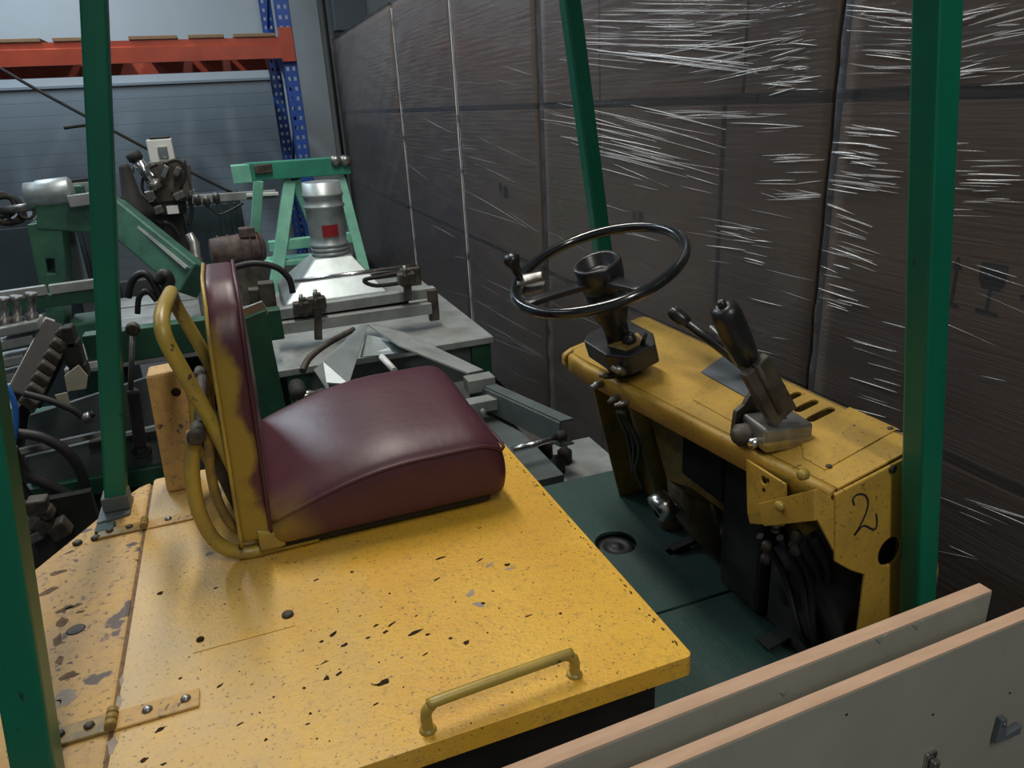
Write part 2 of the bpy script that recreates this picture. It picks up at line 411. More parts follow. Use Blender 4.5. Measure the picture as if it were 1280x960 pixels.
ink('arrow_print', cm, [[(g.y-.012, g.z+.022), (g.y+.012, g.z+.022), (g.y, g.z+.05)],
                        [(g.y-.003, g.z+.024), (g.y+.003, g.z+.024), (g.y+.003, g.z-.048), (g.y-.003, g.z-.048)],
                        [(g.y-.018, g.z-.05), (g.y+.018, g.z-.05), (g.y+.018, g.z-.055), (g.y-.018, g.z-.055)]])
g = ox(1280, 372, WX)
ink('mark_print', cm, [[(g.y-.03, g.z+.004), (g.y+.008, g.z+.004), (g.y+.004, g.z-.006), (g.y-.03, g.z-.006)]])
g = ox(797, 270, WX)
ink('mark_print', cartons[1, 1, 1], [[(g.y-.034, g.z+.018), (g.y-.010, g.z+.018), (g.y-.010, g.z-.016), (g.y-.034, g.z-.016)],
                                     [(g.y+.012, g.z+.014), (g.y+.017, g.z+.014), (g.y+.017, g.z-.016), (g.y+.012, g.z-.016)],
                                     [(g.y+.028, g.z+.014), (g.y+.033, g.z+.014), (g.y+.033, g.z-.016), (g.y+.028, g.z-.016)]])
g = ox(628, 237, WX)
ink('mark_print', cartons[2, 1, 0], [[(g.y-.07, g.z+.02), (g.y-.02, g.z+.02), (g.y-.02, g.z-.04), (g.y-.07, g.z-.04)],
                                     [(g.y+.02, g.z+.035), (g.y+.05, g.z+.035), (g.y+.05, g.z-.01), (g.y+.02, g.z-.01)]])

# stretch film: one skin round each load, with its pleats
PL = []   # pleats with their painted glints, pixel segments on the front face: (x0,y0,x1,y1,radius)
def cluster(x0, x1, y0, y1, n, lmin, lmax, s0, s1, r0=.0006, r1=.0013):
    for _ in range(n):
        x = rnd.uniform(x0, x1); y = rnd.uniform(y0, y1); l = rnd.uniform(lmin, lmax); s = rnd.uniform(s0, s1)
        PL.append((x-l/2, y-l*s/2, x+l/2, y+l*s/2, rnd.uniform(r0, r1)))
cluster(760, 925, 0, 30, 22, 40, 170, -.03, .04)
cluster(740, 880, 30, 62, 26, 30, 130, -.02, .08)
cluster(745, 905, 62, 84, 14, 90, 170, .08, .14, .0010, .0018)
cluster(870, 960, 20, 95, 20, 40, 110, -.28, -.10)
cluster(970, 1012, 30, 125, 40, 18, 40, -.35, .1)
cluster(740, 860, 135, 205, 30, 40, 150, .18, .30, .0008, .0015)
cluster(860, 990, 135, 165, 14, 30, 90, -.08, .05)
cluster(970, 1028, 190, 252, 22, 30, 58, -.06, .02)
cluster(1080, 1150, 10, 95, 30, 25, 80, -.05, .16)
cluster(1050, 1110, 150, 245, 34, 20, 60, .04, .25, .0008, .0018)
cluster(1028, 1080, 255, 385, 34, 20, 60, .22, .42)
cluster(900, 960, 280, 330, 14, 20, 50, .05, .3)
cluster(1195, 1278, 0, 105, 30, 25, 90, -.32, -.02)
cluster(1192, 1260, 175, 285, 20, 30, 70, -.02, .06)
cluster(1070, 1130, 400, 560, 16, 25, 70, .22, .34)
cluster(880, 1015, 240, 460, 18, 20, 80, .15, .4, .0003, .0007)
cluster(1195, 1280, 290, 720, 12, 30, 120, .2, .45, .0003, .0006)
cluster(600, 720, 180, 520, 22, 20, 110, .3, .65, .0003, .0006)
cluster(735, 900, 200, 300, 10, 20, 80, .2, .45, .0003, .0007)
cluster(520, 720, 60, 200, 14, 20, 90, -.05, .3, .0003, .0006)
cluster(460, 585, 150, 380, 12, 12, 50, .3, .8, .0004, .0008)
for li, (nm, y0, y1, sp) in enumerate(loads):
    bm = NB(); fx = WX-.006; ny = int((y1-y0)/.06)+2; nz = 44; top = 2.485
    def fp(i, k):
        y = y0-.004 + (y1-y0+.008)*i/ny; z = .12 + (top-.12)*k/nz
        w = .0016*sin(z*38 + 6*sin(y*1.7+li)) + .0012*sin(z*71 + y*9) + .0012*sin(y*15 + z*22)
        seam = min(abs(z-.945), abs(z-1.71))
        return V((fx - .0015 + w + .006*math.exp(-(seam/.012)**2), y, z))
    vs = [[bm.verts.new(fp(i, k)) for k in range(nz+1)] for i in range(ny+1)]
    for i in range(ny):
        for k in range(nz):
            f = bm.faces.new((vs[i][k], vs[i+1][k], vs[i+1][k+1], vs[i][k+1])); f.smooth = True
    for i, yy in ((0, y0-.004), (ny, y1+.004)):                   # round the corners to the two ends
        bk = [bm.verts.new((WX+.93, yy, .12 + (top-.12)*k/nz)) for k in range(nz+1)]
        for k in range(nz): bm.faces.new((vs[i][k], vs[i][k+1], bk[k+1], bk[k]))
        if i == 0: first = bk
    bm.faces.new([vs[i][nz] for i in range(ny+1)] + [bk[nz], first[nz]])
    film = obj('stretch_film', bm, 'film', None)
    tag(film, 'clear stretch film with pleats round the load ' + WHERE[li], 'stretch film', 'stretch film round the carton loads')
    pb = NB(); pf = NB()
    for (ax, ay, bx, by, r) in PL:
        A, B = ox(ax, ay, fx-.003), ox(bx, by, fx-.003)
        ym = (A.y+B.y)/2
        if not (y0+.02 < ym < y1-.02): continue
        A.y = min(max(A.y, y0), y1); B.y = min(max(B.y, y0), y1)
        if max(A.z, B.z) > top-.02: continue
        k = 6; pts = []; bow = rnd.uniform(-.008, .008)*(B-A).length
        for j in range(k+1):
            t = j/k; p = A.lerp(B, t); p.z += bow*4*t*(1-t); pts.append(p)
        thick = rnd.random() < .34
        if thick: r *= rnd.uniform(1.0, 1.7)
        else: r *= rnd.uniform(.8, 1.8)
        tube(pb if thick else pf, pts, [r*(.15+.85*sin(pi*min(max(j/k, .04), .96))) for j in range(k+1)], 4, False)
    for yy in ((y1,) if li in (2, 3) else ()):                    # gathered film edge, pale tube painting the bright line at the load corner
        tube(pb, smooth_path([(fx-.001, yy + rnd.uniform(-.004, .004), .14 + .23*j) for j in range(11)], 3), .0035 if li in (2, 3) and yy == y1 else .0012, 5)
    if len(pb.verts): obj('film_pleats', pb, 'pleat_glint', film, kind='stuff')
    if len(pf.verts): obj('fine_film_pleats', pf, 'pleat_glint_thin', film, kind='stuff')

# ================================================================== PALLET RACK
RX = .685
def perforated(bm, xs, zs, hole, fn, tv):
    """sheet of cells xs by zs with open cells where hole(i, k) is true; fn maps to 3D, tv = thickness vector"""
    b = bmesh.new(); g = [[b.verts.new(fn(x, z)) for z in zs] for x in xs]
    for i in range(len(xs)-1):
        for k in range(len(zs)-1):
            if not hole(i, k): b.faces.new((g[i][k], g[i+1][k], g[i+1][k+1], g[i][k+1]))
    e = bmesh.ops.extrude_face_region(b, geom=b.faces[:])
    bmesh.ops.translate(b, verts=[v for v in e['geom'] if isinstance(v, bmesh.types.BMVert)], vec=V(tv))
    mp = {v: bm.verts.new(v.co) for v in b.verts}
    for f in b.faces: bm.faces.new([mp[v] for v in f.verts])
    b.free(); return bm
def upright(rx, y, parent):
    bm = NB(); w = .115; dp = .08; H = 4.6; zs = [0]
    for k in range(58): zs += [.05+.078*k, .05+.078*k+.030]
    zs.append(H)
    perforated(bm, [-w/2, -.036, -.014, .014, .036, w/2], zs, lambda i, k: i in (1, 3) and k % 2 == 1, lambda a, z: V((rx+a, y-dp/2, z)), (0, .003, 0))
    for s_ in (-1, 1):
        perforated(bm, [-dp/2, -.011, .011, dp/2], zs, lambda i, k: i == 1 and k % 2 == 1, lambda a, z: V((rx+s_*w/2, y+a, z)), (-s_*.003, 0, 0))
    return obj('upright', bm, 'blue', parent)
rack = thing('pallet_rack', 'blue and orange pallet rack standing along the back wall', 'pallet rack', (-.8, 7.5, 0))
YF, YR = 7.0, 8.6
for rx in (RX, -2.6):
    for yy in (YF, YR): upright(rx, yy, rack)
    zz = .3; s = 0
    while zz < 4.0:
        a, b = (YF, YR) if s % 2 == 0 else (YR, YF)
        obj('brace', bar(NB(), (rx, a, zz), (rx, b, zz+.75), .03, .03), 'blue', rack); zz += .75; s += 1
zb0, zb1 = 2.175, 2.335
for yy in (YF-.06, YR+.06):
    bm = NB(); pr_ = [(-.025, zb0), (.025, zb0), (.025, zb1), (-.005, zb1), (-.005, zb1-.04), (-.025, zb1-.05)]
    if yy > 7.5: pr_ = [(-a, z) for a, z in pr_]
    poly(bm, pr_, [], lambda a, z: V((-2.55, yy+a, z)), (3.20, 0, 0))
    bmo = obj('beam', bm, 'orange', rack)
    for rx in (RX, -2.6):
        obj('beam_connector', b2(NB(), (rx-.06, yy-.032, zb0-.03), (rx+.05, yy-.026+.03, zb1+.07)), 'orange', bmo, bevel=.004)
for a, b in ((-2.5, -1.95), (-1.85, -1.1), (-1.02, -.68), (-.50, -.15), (-.07, .20), (.27, .60)):
    o = obj('shelf_board', b2(NB(), (a, YF-.08, zb1+.004), (b, YR+.05, zb1+.03)), 'wood', None, bevel=.003)
    tag(o, 'wooden shelf board on the orange beams right beside the blue upright' if b > .5 else 'wooden shelf board lying across the orange rack beams', 'board', 'boards on the orange rack beams')

# ================================================================== THE TRUCK
HZ = .90
truck = thing('platform_truck', 'yellow electric platform truck with maroon seat, black steering wheel and four green posts', 'truck', (.3, 1.36, 0))
# --- chassis and wheels (mostly under the covers)
obj('chassis', b2(NB(), (-.42, .865, .20), (.545, 1.86, .855)), 'blackmatt', truck, bevel=.01)
obj('front_chassis', b2(NB(), (.50, .83, .20), (1.15, 1.90, .565)), 'blackmatt', truck, bevel=.01)
for wx in (-.18, .92):
    for wy in (.80, 1.80):
        w = obj('wheel', lathe(NB(), (wx, wy, .20), (0, 1, 0), [(.08, 0), (.17, .0), (.20, .02), (.20, .11), (.17, .13), (.08, .13)], 24), 'tyre', truck)
        obj('wheel_hub', lathe(NB(), (wx, wy-.004, .20), (0, 1, 0), [(.03, -.01), (.09, 0), (.09, .138), (.03, .145)], 16), 'yellow_dirty', w)
# --- hood cover with folded edge
bm = NB()
poly(bm, rrect(-.296, .808, .575, 1.90, .012), [], lambda x, y: V((x, y, HZ)), (0, 0, -.038))
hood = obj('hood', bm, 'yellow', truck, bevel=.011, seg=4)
# --- rear deck with cut corner
dk = [(-.302, .808), (-.302, 1.885), (-.33, 1.87), (-.372, 1.81), (-.505, 1.566), (-.535, 1.50), (-.535, 1.02), (-.50, .90), (-.43, .808)]
deck = obj('rear_deck', poly(NB(), dk, [], lambda x, y: V((x, y, HZ)), (0, 0, -.03)), 'yellow_deck', truck, bevel=.005)
obj('deck_skirt', poly(NB(), [(x*.97-.005, 1.36+(y-1.36)*.97) for x, y in dk], [], lambda x, y: V((x, y, HZ-.03)), (0, 0, -.45)), 'blackmatt', truck)

obj('deck_hole_disc', lathe(NB(), (-.389, 1.315, HZ), (0, 0, 1), [(.016, 0), (.014, .0015), (.010, .0005), (.002, .0008)], 14), 'steel_dirty', deck)  # dark disc standing in for a hole in the deck
def flat_marks(name, parent, specs, z, mt, seed):
    """worn marks: thin irregular flakes, specs = (px, py, half length, half width, angle)"""
    r = random.Random(seed); bm = NB()
    for (px, py, a, b, ang) in specs:
        c = oz(px, py, z); n = 11; pts = []
        for k in range(n):
            t = 2*pi*k/n; q = r.uniform(.55, 1.15)
            x, y = a*q*cos(t), b*q*sin(t)
            pts.append((c.x + x*cos(ang) - y*sin(ang), c.y + x*sin(ang) + y*cos(ang)))
        poly(bm, pts, [], lambda x, y: V((x, y, z)), (0, 0, .0004))
    return obj(name, bm, mt, parent, kind='stuff')
sp = [(482, 790, .006, .004, .3), (490, 780, .010, .003, .5), (518, 791, .017, .006, .2), (535, 793, .006, .003, 0), (563, 798, .004, .003, 0), (583, 803, .008, .005, .7),
      (416, 793, .011, .004, .6), (402, 802, .005, .003, .2), (431, 806, .007, .004, .3), (470, 782, .007, .003, .4), (460, 797, .005, .003, .1),
      (408, 848, .006, .007, .8), (424, 842, .008, .004, .6), (406, 828, .009, .002, .3), (480, 853, .012, .007, .2), (470, 856, .007, .002, -.4),
      (546, 724, .008, .003, .4), (550, 698, .012, .004, .1), (634, 706, .009, .004, .1), (600, 700, .010, .002, .4), (604, 754, .004, .005, .9),
      (700, 767, .004, .003, 0), (660, 770, .010, .0015, .1), (487, 742, .003, .003, 0), (531, 818, .006, .002, .4), (395, 725, .008, .003, .3), (440, 715, .005, .003, 0),
      (520, 770, .004, .002, .3), (600, 660, .004, .002, .2), (450, 770, .003, .002, .2), (380, 860, .003, .003, 0), (388, 892, .003, .003, 0),
      (200, 742, .007, .006, .5), (248, 800, .004, .003, 0), (225, 848, .004, .003, .2), (270, 735, .005, .003, .2), (385, 905, .004, .002, .2), (200, 912, .008, .004, .5),
      (332, 925, .003, .003, 0), (300, 905, .006, .002, .3), (180, 950, .006, .004, .4), (205, 955, .005, .003, .2), (275, 857, .008, .003, .5), (470, 880, .005, .002, .3)]
r_ = random.Random(5)
for _ in range(70):
    sp.append((r_.uniform(230, 800), r_.uniform(690, 930), r_.uniform(.0012, .003), r_.uniform(.001, .002), r_.uniform(0, 3)))
sp = [s_ for s_ in sp if .82 < oz(s_[0], s_[1], HZ).y < 1.86 and -.28 < oz(s_[0], s_[1], HZ).x < .56]
flat_marks('paint_chips', hood, sp, HZ, 'chip', 1)
flat_marks('bare_patches', hood, [(588, 742, .011, .008, .8), (597, 755, .014, .007, 2.4), (637, 711, .013, .004, 0), (612, 706, .010, .004, .5),
                                  (262, 692, .011, .007, .2)], HZ, 'bare', 2)
# dark edge wear along the front edge of the hood
r_ = random.Random(8); ew = []
for k in range(46):
    y = r_.uniform(.83, 1.65); x = .566 - abs(r_.gauss(0, .004)); d = V((x, y, HZ)) - CAM; zc = d.dot(CW)
    ew.append((640 + F*d.dot(CR)/zc, 480 - F*d.dot(CU)/zc, r_.uniform(.0015, .006), r_.uniform(.001, .0022), 1.57))
flat_marks('edge_wear', hood, ew, HZ, 'chip', 3)
dm = [(62, 738, .022, .012, .4), (75, 715, .018, .010, .2), (80, 762, .016, .010, .5), (78, 778, .010, .018, .1), (72, 800, .009, .022, .1), (75, 825, .008, .014, .1),
      (85, 845, .020, .010, .2), (92, 758, .014, .006, .2), (88, 690, .012, .006, .5), (100, 765, .012, .005, .1)]
flat_marks('grime_patches', deck, dm, HZ, 'grime', 4)
flat_marks('bare_patches', deck, [(82, 872, .016, .020, .3), (70, 880, .012, .012, .3), (140, 930, .008, .02, 0), (148, 880, .004, .025, 0), (152, 850, .004, .016, 0)], HZ, 'bare', 5)
# seam strip beside the hood, worn to bare metal
obj('hinge_strip', b2(NB(), (-.302, .83, HZ-.004), (-.296, 1.87, HZ-.0015)), 'grime', deck)
# --- strap hinges
def hinge(A, B, Y, w):
    st = obj('strap_hinge', b2(NB(), (A, Y-w/2, HZ), (B, Y+w/2, HZ+.005)), 'yellow_deck', hood, bevel=.002)
    return st
for (A, B, Y, w) in ((-.295, -.175, 1.040, .040), (-.295, -.185, 1.655, .036)):
    hinge(A, B, Y, w)
    obj('hinge_leaf', b2(NB(), (A-.10, Y-w/2, HZ), (A-.006, Y+w/2, HZ+.006)), 'yellow_dirty', deck, bevel=.002)
    for k in range(3):
        y0 = Y - w/2 + k*w/3
        obj('hinge_knuckle', tube(NB(), [(A-.004, y0+.001, HZ+.010), (A-.004, y0+w/3-.001, HZ+.010)], .0085, 10), 'yellow_dirty', deck)
    for xx in (A+.045, A+.10):
        obj('bolt_head', lathe(NB(), (xx, Y+.002, HZ+.006), (0, 0, 1), [(.008, -.002), (.008, .001), (.005, .004), (.002, .005)], 12), 'steel', hood)
    for xx in (A-.035, A-.075):
        obj('bolt_head', lathe(NB(), (xx, Y+.002, HZ+.006), (0, 0, 1), [(.008, 0), (.008, .003), (.004, .005)], 6), 'steel_dirty', deck)
# flush lifting plate with its bolt
a, b = oz(241, 817, HZ), oz(368, 778, HZ)
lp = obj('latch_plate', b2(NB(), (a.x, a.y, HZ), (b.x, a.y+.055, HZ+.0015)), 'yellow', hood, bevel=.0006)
c = oz(360, 770, HZ)
obj('bolt_head', lathe(NB(), (c.x, c.y, HZ+.003), (0, 0, 1), [(.011, 0), (.010, .003), (.005, .005), (.001, .005)], 12), 'steel_dirty', hood)
obj('bolt_head', lathe(NB(), (a.x+.012, a.y+.03, HZ+.003), (0, 0, 1), [(.007, 0), (.006, .002), (.001, .003)], 10), 'chip', hood)
# --- lifting handle
A, B = oz(535, 912, HZ), oz(718, 843, HZ)
hp = [A, A+V((0, 0, .030)), A.lerp(B, .04)+V((0, 0, .042)), A.lerp(B, .10)+V((0, 0, .046)), A.lerp(B, .90)+V((0, 0, .044)), A.lerp(B, .96)+V((0, 0, .040)), B+V((0, 0, .028)), B]
hd = obj('lifting_handle', tube(NB(), smooth_path(hp, 5), .0085, 12), 'yellow_tube', truck)
for p in (A, B):
    obj('weld_collar', lathe(NB(), p, (0, 0, 1), [(.014, -.001), (.012, .003), (.009, .006)], 12), 'yellow_tube', hd)

# --- four roof posts (leaning inwards) and the roof frame they carry
def post(base, top, wid=.046):
    return obj('roof_post', bar(NB(), base, top, wid, wid, (0, 1, 0)), 'green', truck, bevel=.005)
ZT = 2.55
def px_(x0, z0, x1, z1, z): return x0 + (x1-x0)*(z-z0)/(z1-z0)
p_rl = (-.361, .939, -.173, 1.97); p_rr = (-.365, .953, -.279, 1.427); p_fr = (1.047, .871, .897, 1.842); p_fl = (.985, 1.295, .893, 1.979)
post((px_(*p_rl, .905), 1.77, .905), (px_(*p_rl, ZT), 1.77, ZT))
a_, b_ = oy(48, 960, .93), oy(-8, 620, .93)
d_ = (b_-a_)/(b_.z-a_.z)
post(a_ + d_*(.901-a_.z), a_ + d_*(ZT-a_.z), .050)
post((px_(*p_fr, .592), .80, .592), (px_(*p_fr, ZT), .80, ZT), .044)
post((px_(*p_fl, .592), 1.90, .592), (px_(*p_fl, ZT), 1.90, ZT), .044)
c = V((px_(*p_rl, .905), 1.77, .905))
obj('post_foot', poly(NB(), [(c.x-.035, c.y+.045), (c.x+.032, c.y+.045), (c.x+.032, c.y-.045), (c.x-.035, c.y-.065)], [], lambda x, y: V((x, y, HZ)), (0, 0, .008)), 'cast', truck, bevel=.002)
obj('post_sleeve', box(NB(), c+V((.004, 0, .022)), (.056, .056, .036)), 'cast', truck, bevel=.003)
obj('foot_clip', b2(NB(), (c.x-.035, c.y-.105, HZ), (c.x+.004, c.y-.068, HZ+.007)), 'floor_green', truck, bevel=.002)
for (xx, yy) in ((c.x-.065, c.y-.13), (c.x-.03, c.y-.125)):
    obj('bolt_head', lathe(NB(), (xx, yy, HZ), (0, 0, 1), [(.010, 0), (.010, .006), (.006, .008)], 6), 'steel_dirty', truck)
xr, xf = px_(*p_rl, ZT), px_(*p_fr, ZT)
for a, b in (((xr, .88, ZT), (xr, 1.93, ZT)), ((xf, .78, ZT), (xf, 1.93, ZT)), ((xr, .90, ZT), (xf, .83, ZT)), ((xr, 1.80, ZT), (xf, 1.88, ZT))):
    obj('roof_rail', bar(NB(), a, b, .046, .046), 'green', truck, bevel=.005)

# --- floor plates
FZ = .59
h1 = oz(770, 678, FZ)
fl = obj('floor_plate', poly(NB(), [(.50, 1.262), (1.16, 1.262), (1.16, 1.95), (.50, 1.95)],
         [circ(h1.x, h1.y, .058, 24), [(.945, 1.452), (1.02, 1.452), (1.02, 1.478), (.945, 1.478)]], lambda x, y: V((x, y, FZ)), (0, 0, -.012)), 'floor_green', truck, bevel=.002)
obj('floor_plate', poly(NB(), [(.50, .79), (1.16, .79), (1.16, 1.254), (.50, 1.254)],
    [[(.965, 1.06), (1.10, 1.06), (1.10, 1.095), (.965, 1.095)]], lambda x, y: V((x, y, FZ)), (0, 0, -.012)), 'floor_green', truck, bevel=.002)
obj('round_switch_pad', lathe(NB(), (h1.x, h1.y, FZ-.020), (0, 0, 1), [(.050, 0), (.050, .006), (.034, .008), (.030, .004), (.016, .004), (.014, .012), (.004, .013)], 24), 'hose', truck)

# --- dashboard console
def dz(x, y=None): return 1.10 + .05*(x-.84)/.20                 # sloped top
fL, fRt = .800, .874                                              # its front edge is slightly skew
def fx_(y): return fRt + (fL-fRt)*(y-.85)/(1.77-.85)
def on_dash(px, py):
    z = 1.12
    for _ in range(6): p = oz(px, py, z); z = dz(p.x)
    return oz(px, py, z)
slots = []
for (ax, ay, bx, by) in ((966, 489, 985, 479), (979, 502, 1005, 488), (993, 514, 1028, 498), (1008, 526, 1050, 507)):
    A, B = on_dash(ax, ay), on_dash(bx, by); w = .0085
    w = .0105; slots.append(rrect(A.x, (A.y+B.y)/2-w, min(B.x, 1.046), (A.y+B.y)/2+w, .010, 3))
top = poly(NB(), [(fx_(.85), .85), (fx_(1.77)+.012, 1.755), (fx_(1.77)+.03, 1.785), (1.04, 1.80), (1.055, 1.79), (1.055, .85)],
           slots, lambda x, y: V((x, y, dz(x))), (0, 0, -.004))
dash = obj('dashboard', top, 'yellow_dash', truck)
# folded front lip
bm = NB(); n = 26; rows = []
for k in range(n+1):
    y = .85 + (1.76-.85)*k/n; x = fx_(y); rr = .011
    if k > n-3: x += .010*(k-n+3)/3
    ring = []
    for j in range(6):
        t = j/5*pi/2; ring.append(bm.verts.new((x - rr*sin(t) + (.006 if j == 0 else 0), y, dz(x) + .0006 - rr*(1-cos(t)) + (.0012 if j == 0 else 0))))
    ring.append(bm.verts.new((x-rr, y, dz(x)-.048))); ring.append(bm.verts.new((x-rr+.004, y, dz(x)-.048)))
    ring.append(bm.verts.new((x-rr+.004, y, dz(x)-rr))); ring.append(bm.verts.new((x+.002, y, dz(x)-.005)))
    rows.append(ring)
for a, b in zip(rows, rows[1:]):
    for j in range(len(a)):
        f = bm.faces.new((a[j], a[(j+1) % len(a)], b[(j+1) % len(a)], b[j])); f.smooth = True
bm.faces.new(rows[0]); bm.faces.new(rows[-1][::-1])
obj('front_lip', bm, 'yellow_dash', dash)
# rounded left end, side legs, back cowl
obj('end_cap', poly(NB(), [(fL-.004, 1.05), (fL-.004, 1.085), (fL+.02, 1.098), (1.05, 1.150), (1.05, 1.09)], [], lambda x, z: V((x, 1.775, z)), (0, .022, 0)), 'yellow_dash', dash, bevel=.008, seg=3)
obj('side_leg', poly(NB(), [(.862, 1.085), (.95, .70), (.975, .592), (1.07, .592), (1.07, 1.14)], [], lambda x, z: V((x, 1.788, z)), (0, .008, 0)), 'yellow_dirty', dash, bevel=.002)
obj('back_cowl', b2(NB(), (1.058, .852, .592), (1.068, 1.788, 1.152)), 'yellow_dirty', dash, bevel=.002)
hc = oy(1108, 687, .85)
pan = obj('number_panel', poly(NB(), [(.868, 1.104), (.878, 1.02), (.886, .965), (.925, .935), (.960, .915), (.968, .592), (1.165, .592), (1.148, .87), (1.118, .97), (1.075, 1.135), (1.055, 1.148)],
          [circ(hc.x, hc.z, .026, 20, .030)], lambda x, z: V((x, .842, z)), (0, .007, 0)), 'yellow_dash', dash, bevel=.003)
obj('dark_backing', b2(NB(), (hc.x-.04, .87, hc.z-.06), (hc.x+.05, .875, hc.z+.05)), 'blackmatt', dash)
# hand painted number 2 with its tail, on the panel
def brush(name, pts, r, parent, y=.8395):
    bm = NB(); P = [oy(px, py, .842) for px, py in pts]; P = smooth_path(P, 5)
    L_, R_ = [], []
    for i, p in enumerate(P):
        t = (P[min(i+1, len(P)-1)] - P[max(i-1, 0)]).normalized(); nn = V((-t.z, 0, t.x))
        w = r*(1 if 0 < i < len(P)-1 else .5)
        L_.append((p.x+nn.x*w, p.z+nn.z*w)); R_.append((p.x-nn.x*w, p.z-nn.z*w))
    for i in range(len(P)-1):
        q = [bm.verts.new((x, .8416, z)) for x, z in (L_[i], L_[i+1], R_[i+1], R_[i])]
        bm.faces.new(q)
    return obj(name, bm, 'print', parent)
brush('painted_number', [(1068, 632), (1066, 624), (1072, 618), (1081, 619), (1085, 628), (1082, 642), (1075, 657), (1068, 669), (1072, 664), (1080, 657), (1092, 662), (1096, 655), (1095, 642)], .0021, dash)
# access panel and its screws on the sloped top
A = [on_dash(*p) for p in ((1004, 573), (1031, 588), (1122, 537), (1062, 510), (1000, 547))]
def dplate(pts, name, mt, th=.002):
    return obj(name, poly(NB(), [(p.x, p.y) for p in pts], [], lambda x, y: V((x, y, dz(x)+.0003)), (0, 0, th)), mt, dash, bevel=.0008)
dplate(A, 'access_panel', 'yellow_dash')
A = [on_dash(*p) for p in ((866, 500), (930, 536), (955, 512), (905, 484))]
dplate(A, 'access_panel', 'yellow_dash')
dplate([on_dash(*p) for p in ((876, 466), (904, 446), (950, 470), (962, 482), (935, 499))], 'rating_plate', 'darkduct', .003)
for px, py in ((1036, 584), (1113, 537)):
    p = on_dash(px, py); obj('screw', lathe(NB(), p+V((0, 0, .002)), (0, 0, 1), [(.006, 0), (.005, .002), (.001, .0025)], 10), 'steel_dirty', dash)
p = on_dash(1121, 575)
obj('corner_bolt', lathe(NB(), oy(1115, 586, .842), (0, -1, 0), [(.008, 0), (.007, .004), (.001, .005)], 8), 'blackmatt', dash)
# brackets below the brake lever
obj('lever_bracket', poly(NB(), [(1.045, 1.085), (.935, 1.085), (.925, 1.03), (.93, 1.0), (1.02, .955), (1.03, .975)], [circ(.99, 1.066, .008, 12)], lambda y, z: V((.842, y, z)), (.006, 0, 0)), 'yellow_dash', dash, bevel=.002)
A = [ox(*p, .838) for p in ((950, 629), (1021, 611), (1022, 650), (958, 657))]
lb = obj('bracket_plate', poly(NB(), [(p.y, p.z) for p in A], [], lambda y, z: V((.832, y, z)), (.008, 0, 0)), 'yellow_dash', dash, bevel=.002)
A0, A1, A2, A3 = ox(1021, 611, .838), oy(1044, 627, .845), oy(1043, 690, .845), ox(1022, 650, .838)
bm = NB(); q = [A0, A1, A2, A3]; nrm = (A1-A0).cross(A3-A0).normalized()*.007
q1 = [bm.verts.new(p) for p in q]; q2 = [bm.verts.new(p+nrm) for p in q]
bm.faces.new(q1); bm.faces.new(q2[::-1])
for i in range(4): bm.faces.new((q1[i], q1[(i+1) % 4], q2[(i+1) % 4], q2[i]))
obj('bracket_plate', bm, 'yellow_dash', dash, bevel=.0015)
for p, ax in ((ox(976, 632, .832), (-1, 0, 0)), (oy(1022, 634, .862), (-.7, -.7, 0)), (ox(1004, 593, .832), (-1, 0, 0))):
    obj('bolt_head', lathe(NB(), p, ax, [(.010, -.006), (.010, .006), (.007, .009), (.002, .010)], 8), 'yellow_tube', dash)
for px, py in ((960, 600), (955, 612)):
    obj('hole_plug', lathe(NB(), ox(px, py, .842), (-1, 0, 0), [(.004, 0), (.004, .001)], 8), 'chip', dash)
# valves and cables hanging below the bracket
for (px, py, h) in ((958, 690, .05), (995, 678, .05), (970, 660, .02)):
    p = ox(px, py, .87)
    obj('valve_nut', lathe(NB(), p+V((0, 0, -h/2)), (0, 0, 1), [(.007, 0), (.010, .002), (.010, h*.3), (.006, h*.35), (.006, h*.6), (.010, h*.65), (.010, h*.9), (.005, h)], 8), 'steel_dirty', dash)
for k, (px, py) in enumerate(((950, 670), (975, 672), (990, 680), (1003, 672), (1018, 668))):
    a = ox(px, py, .90); e = V((1.02+.01*k, a.y+.06*(k-2)*.4, .60))
    obj('cable', tube(NB(), smooth_path([a, a.lerp(e, .35)+V((.02, .01, .0)), a.lerp(e, .7)+V((-.02, .015*(k-2), 0)), e], 6), .008, 8), 'hose', dash)
obj('dark_gaiter', soft(NB(), 6, 6, 6, lambda u, v, w: V((.985+.065*u+.02*sin(w*7), .88+.21*v+.015*sin(w*9+u*3), .592+.34*w*(1-.35*abs(v-.5)*2)))), 'blackmatt', dash, sub=1)
obj('control_box', b2(NB(), (.995, .98, .595), (1.055, 1.13, .80)), 'blackmatt', dash, bevel=.012)
obj('underdash_dark_body', b2(NB(), (.985, 1.145, .594), (1.055, 1.30, .98)), 'blackmatt', dash, bevel=.015)  # dark body added to keep the space under the dash dark
obj('underdash_dark_box', b2(NB(), (1.0, 1.32, .80), (1.055, 1.50, 1.04)), 'blackmatt', dash, bevel=.010)  # another dark body added in front of the lit cowl
obj('accelerator_pedal', bar(NB(), oz(953, 806, .600), oz(1010, 776, .622), .040, .008, (0, 0, 1)), 'blackmatt', dash, bevel=.002)

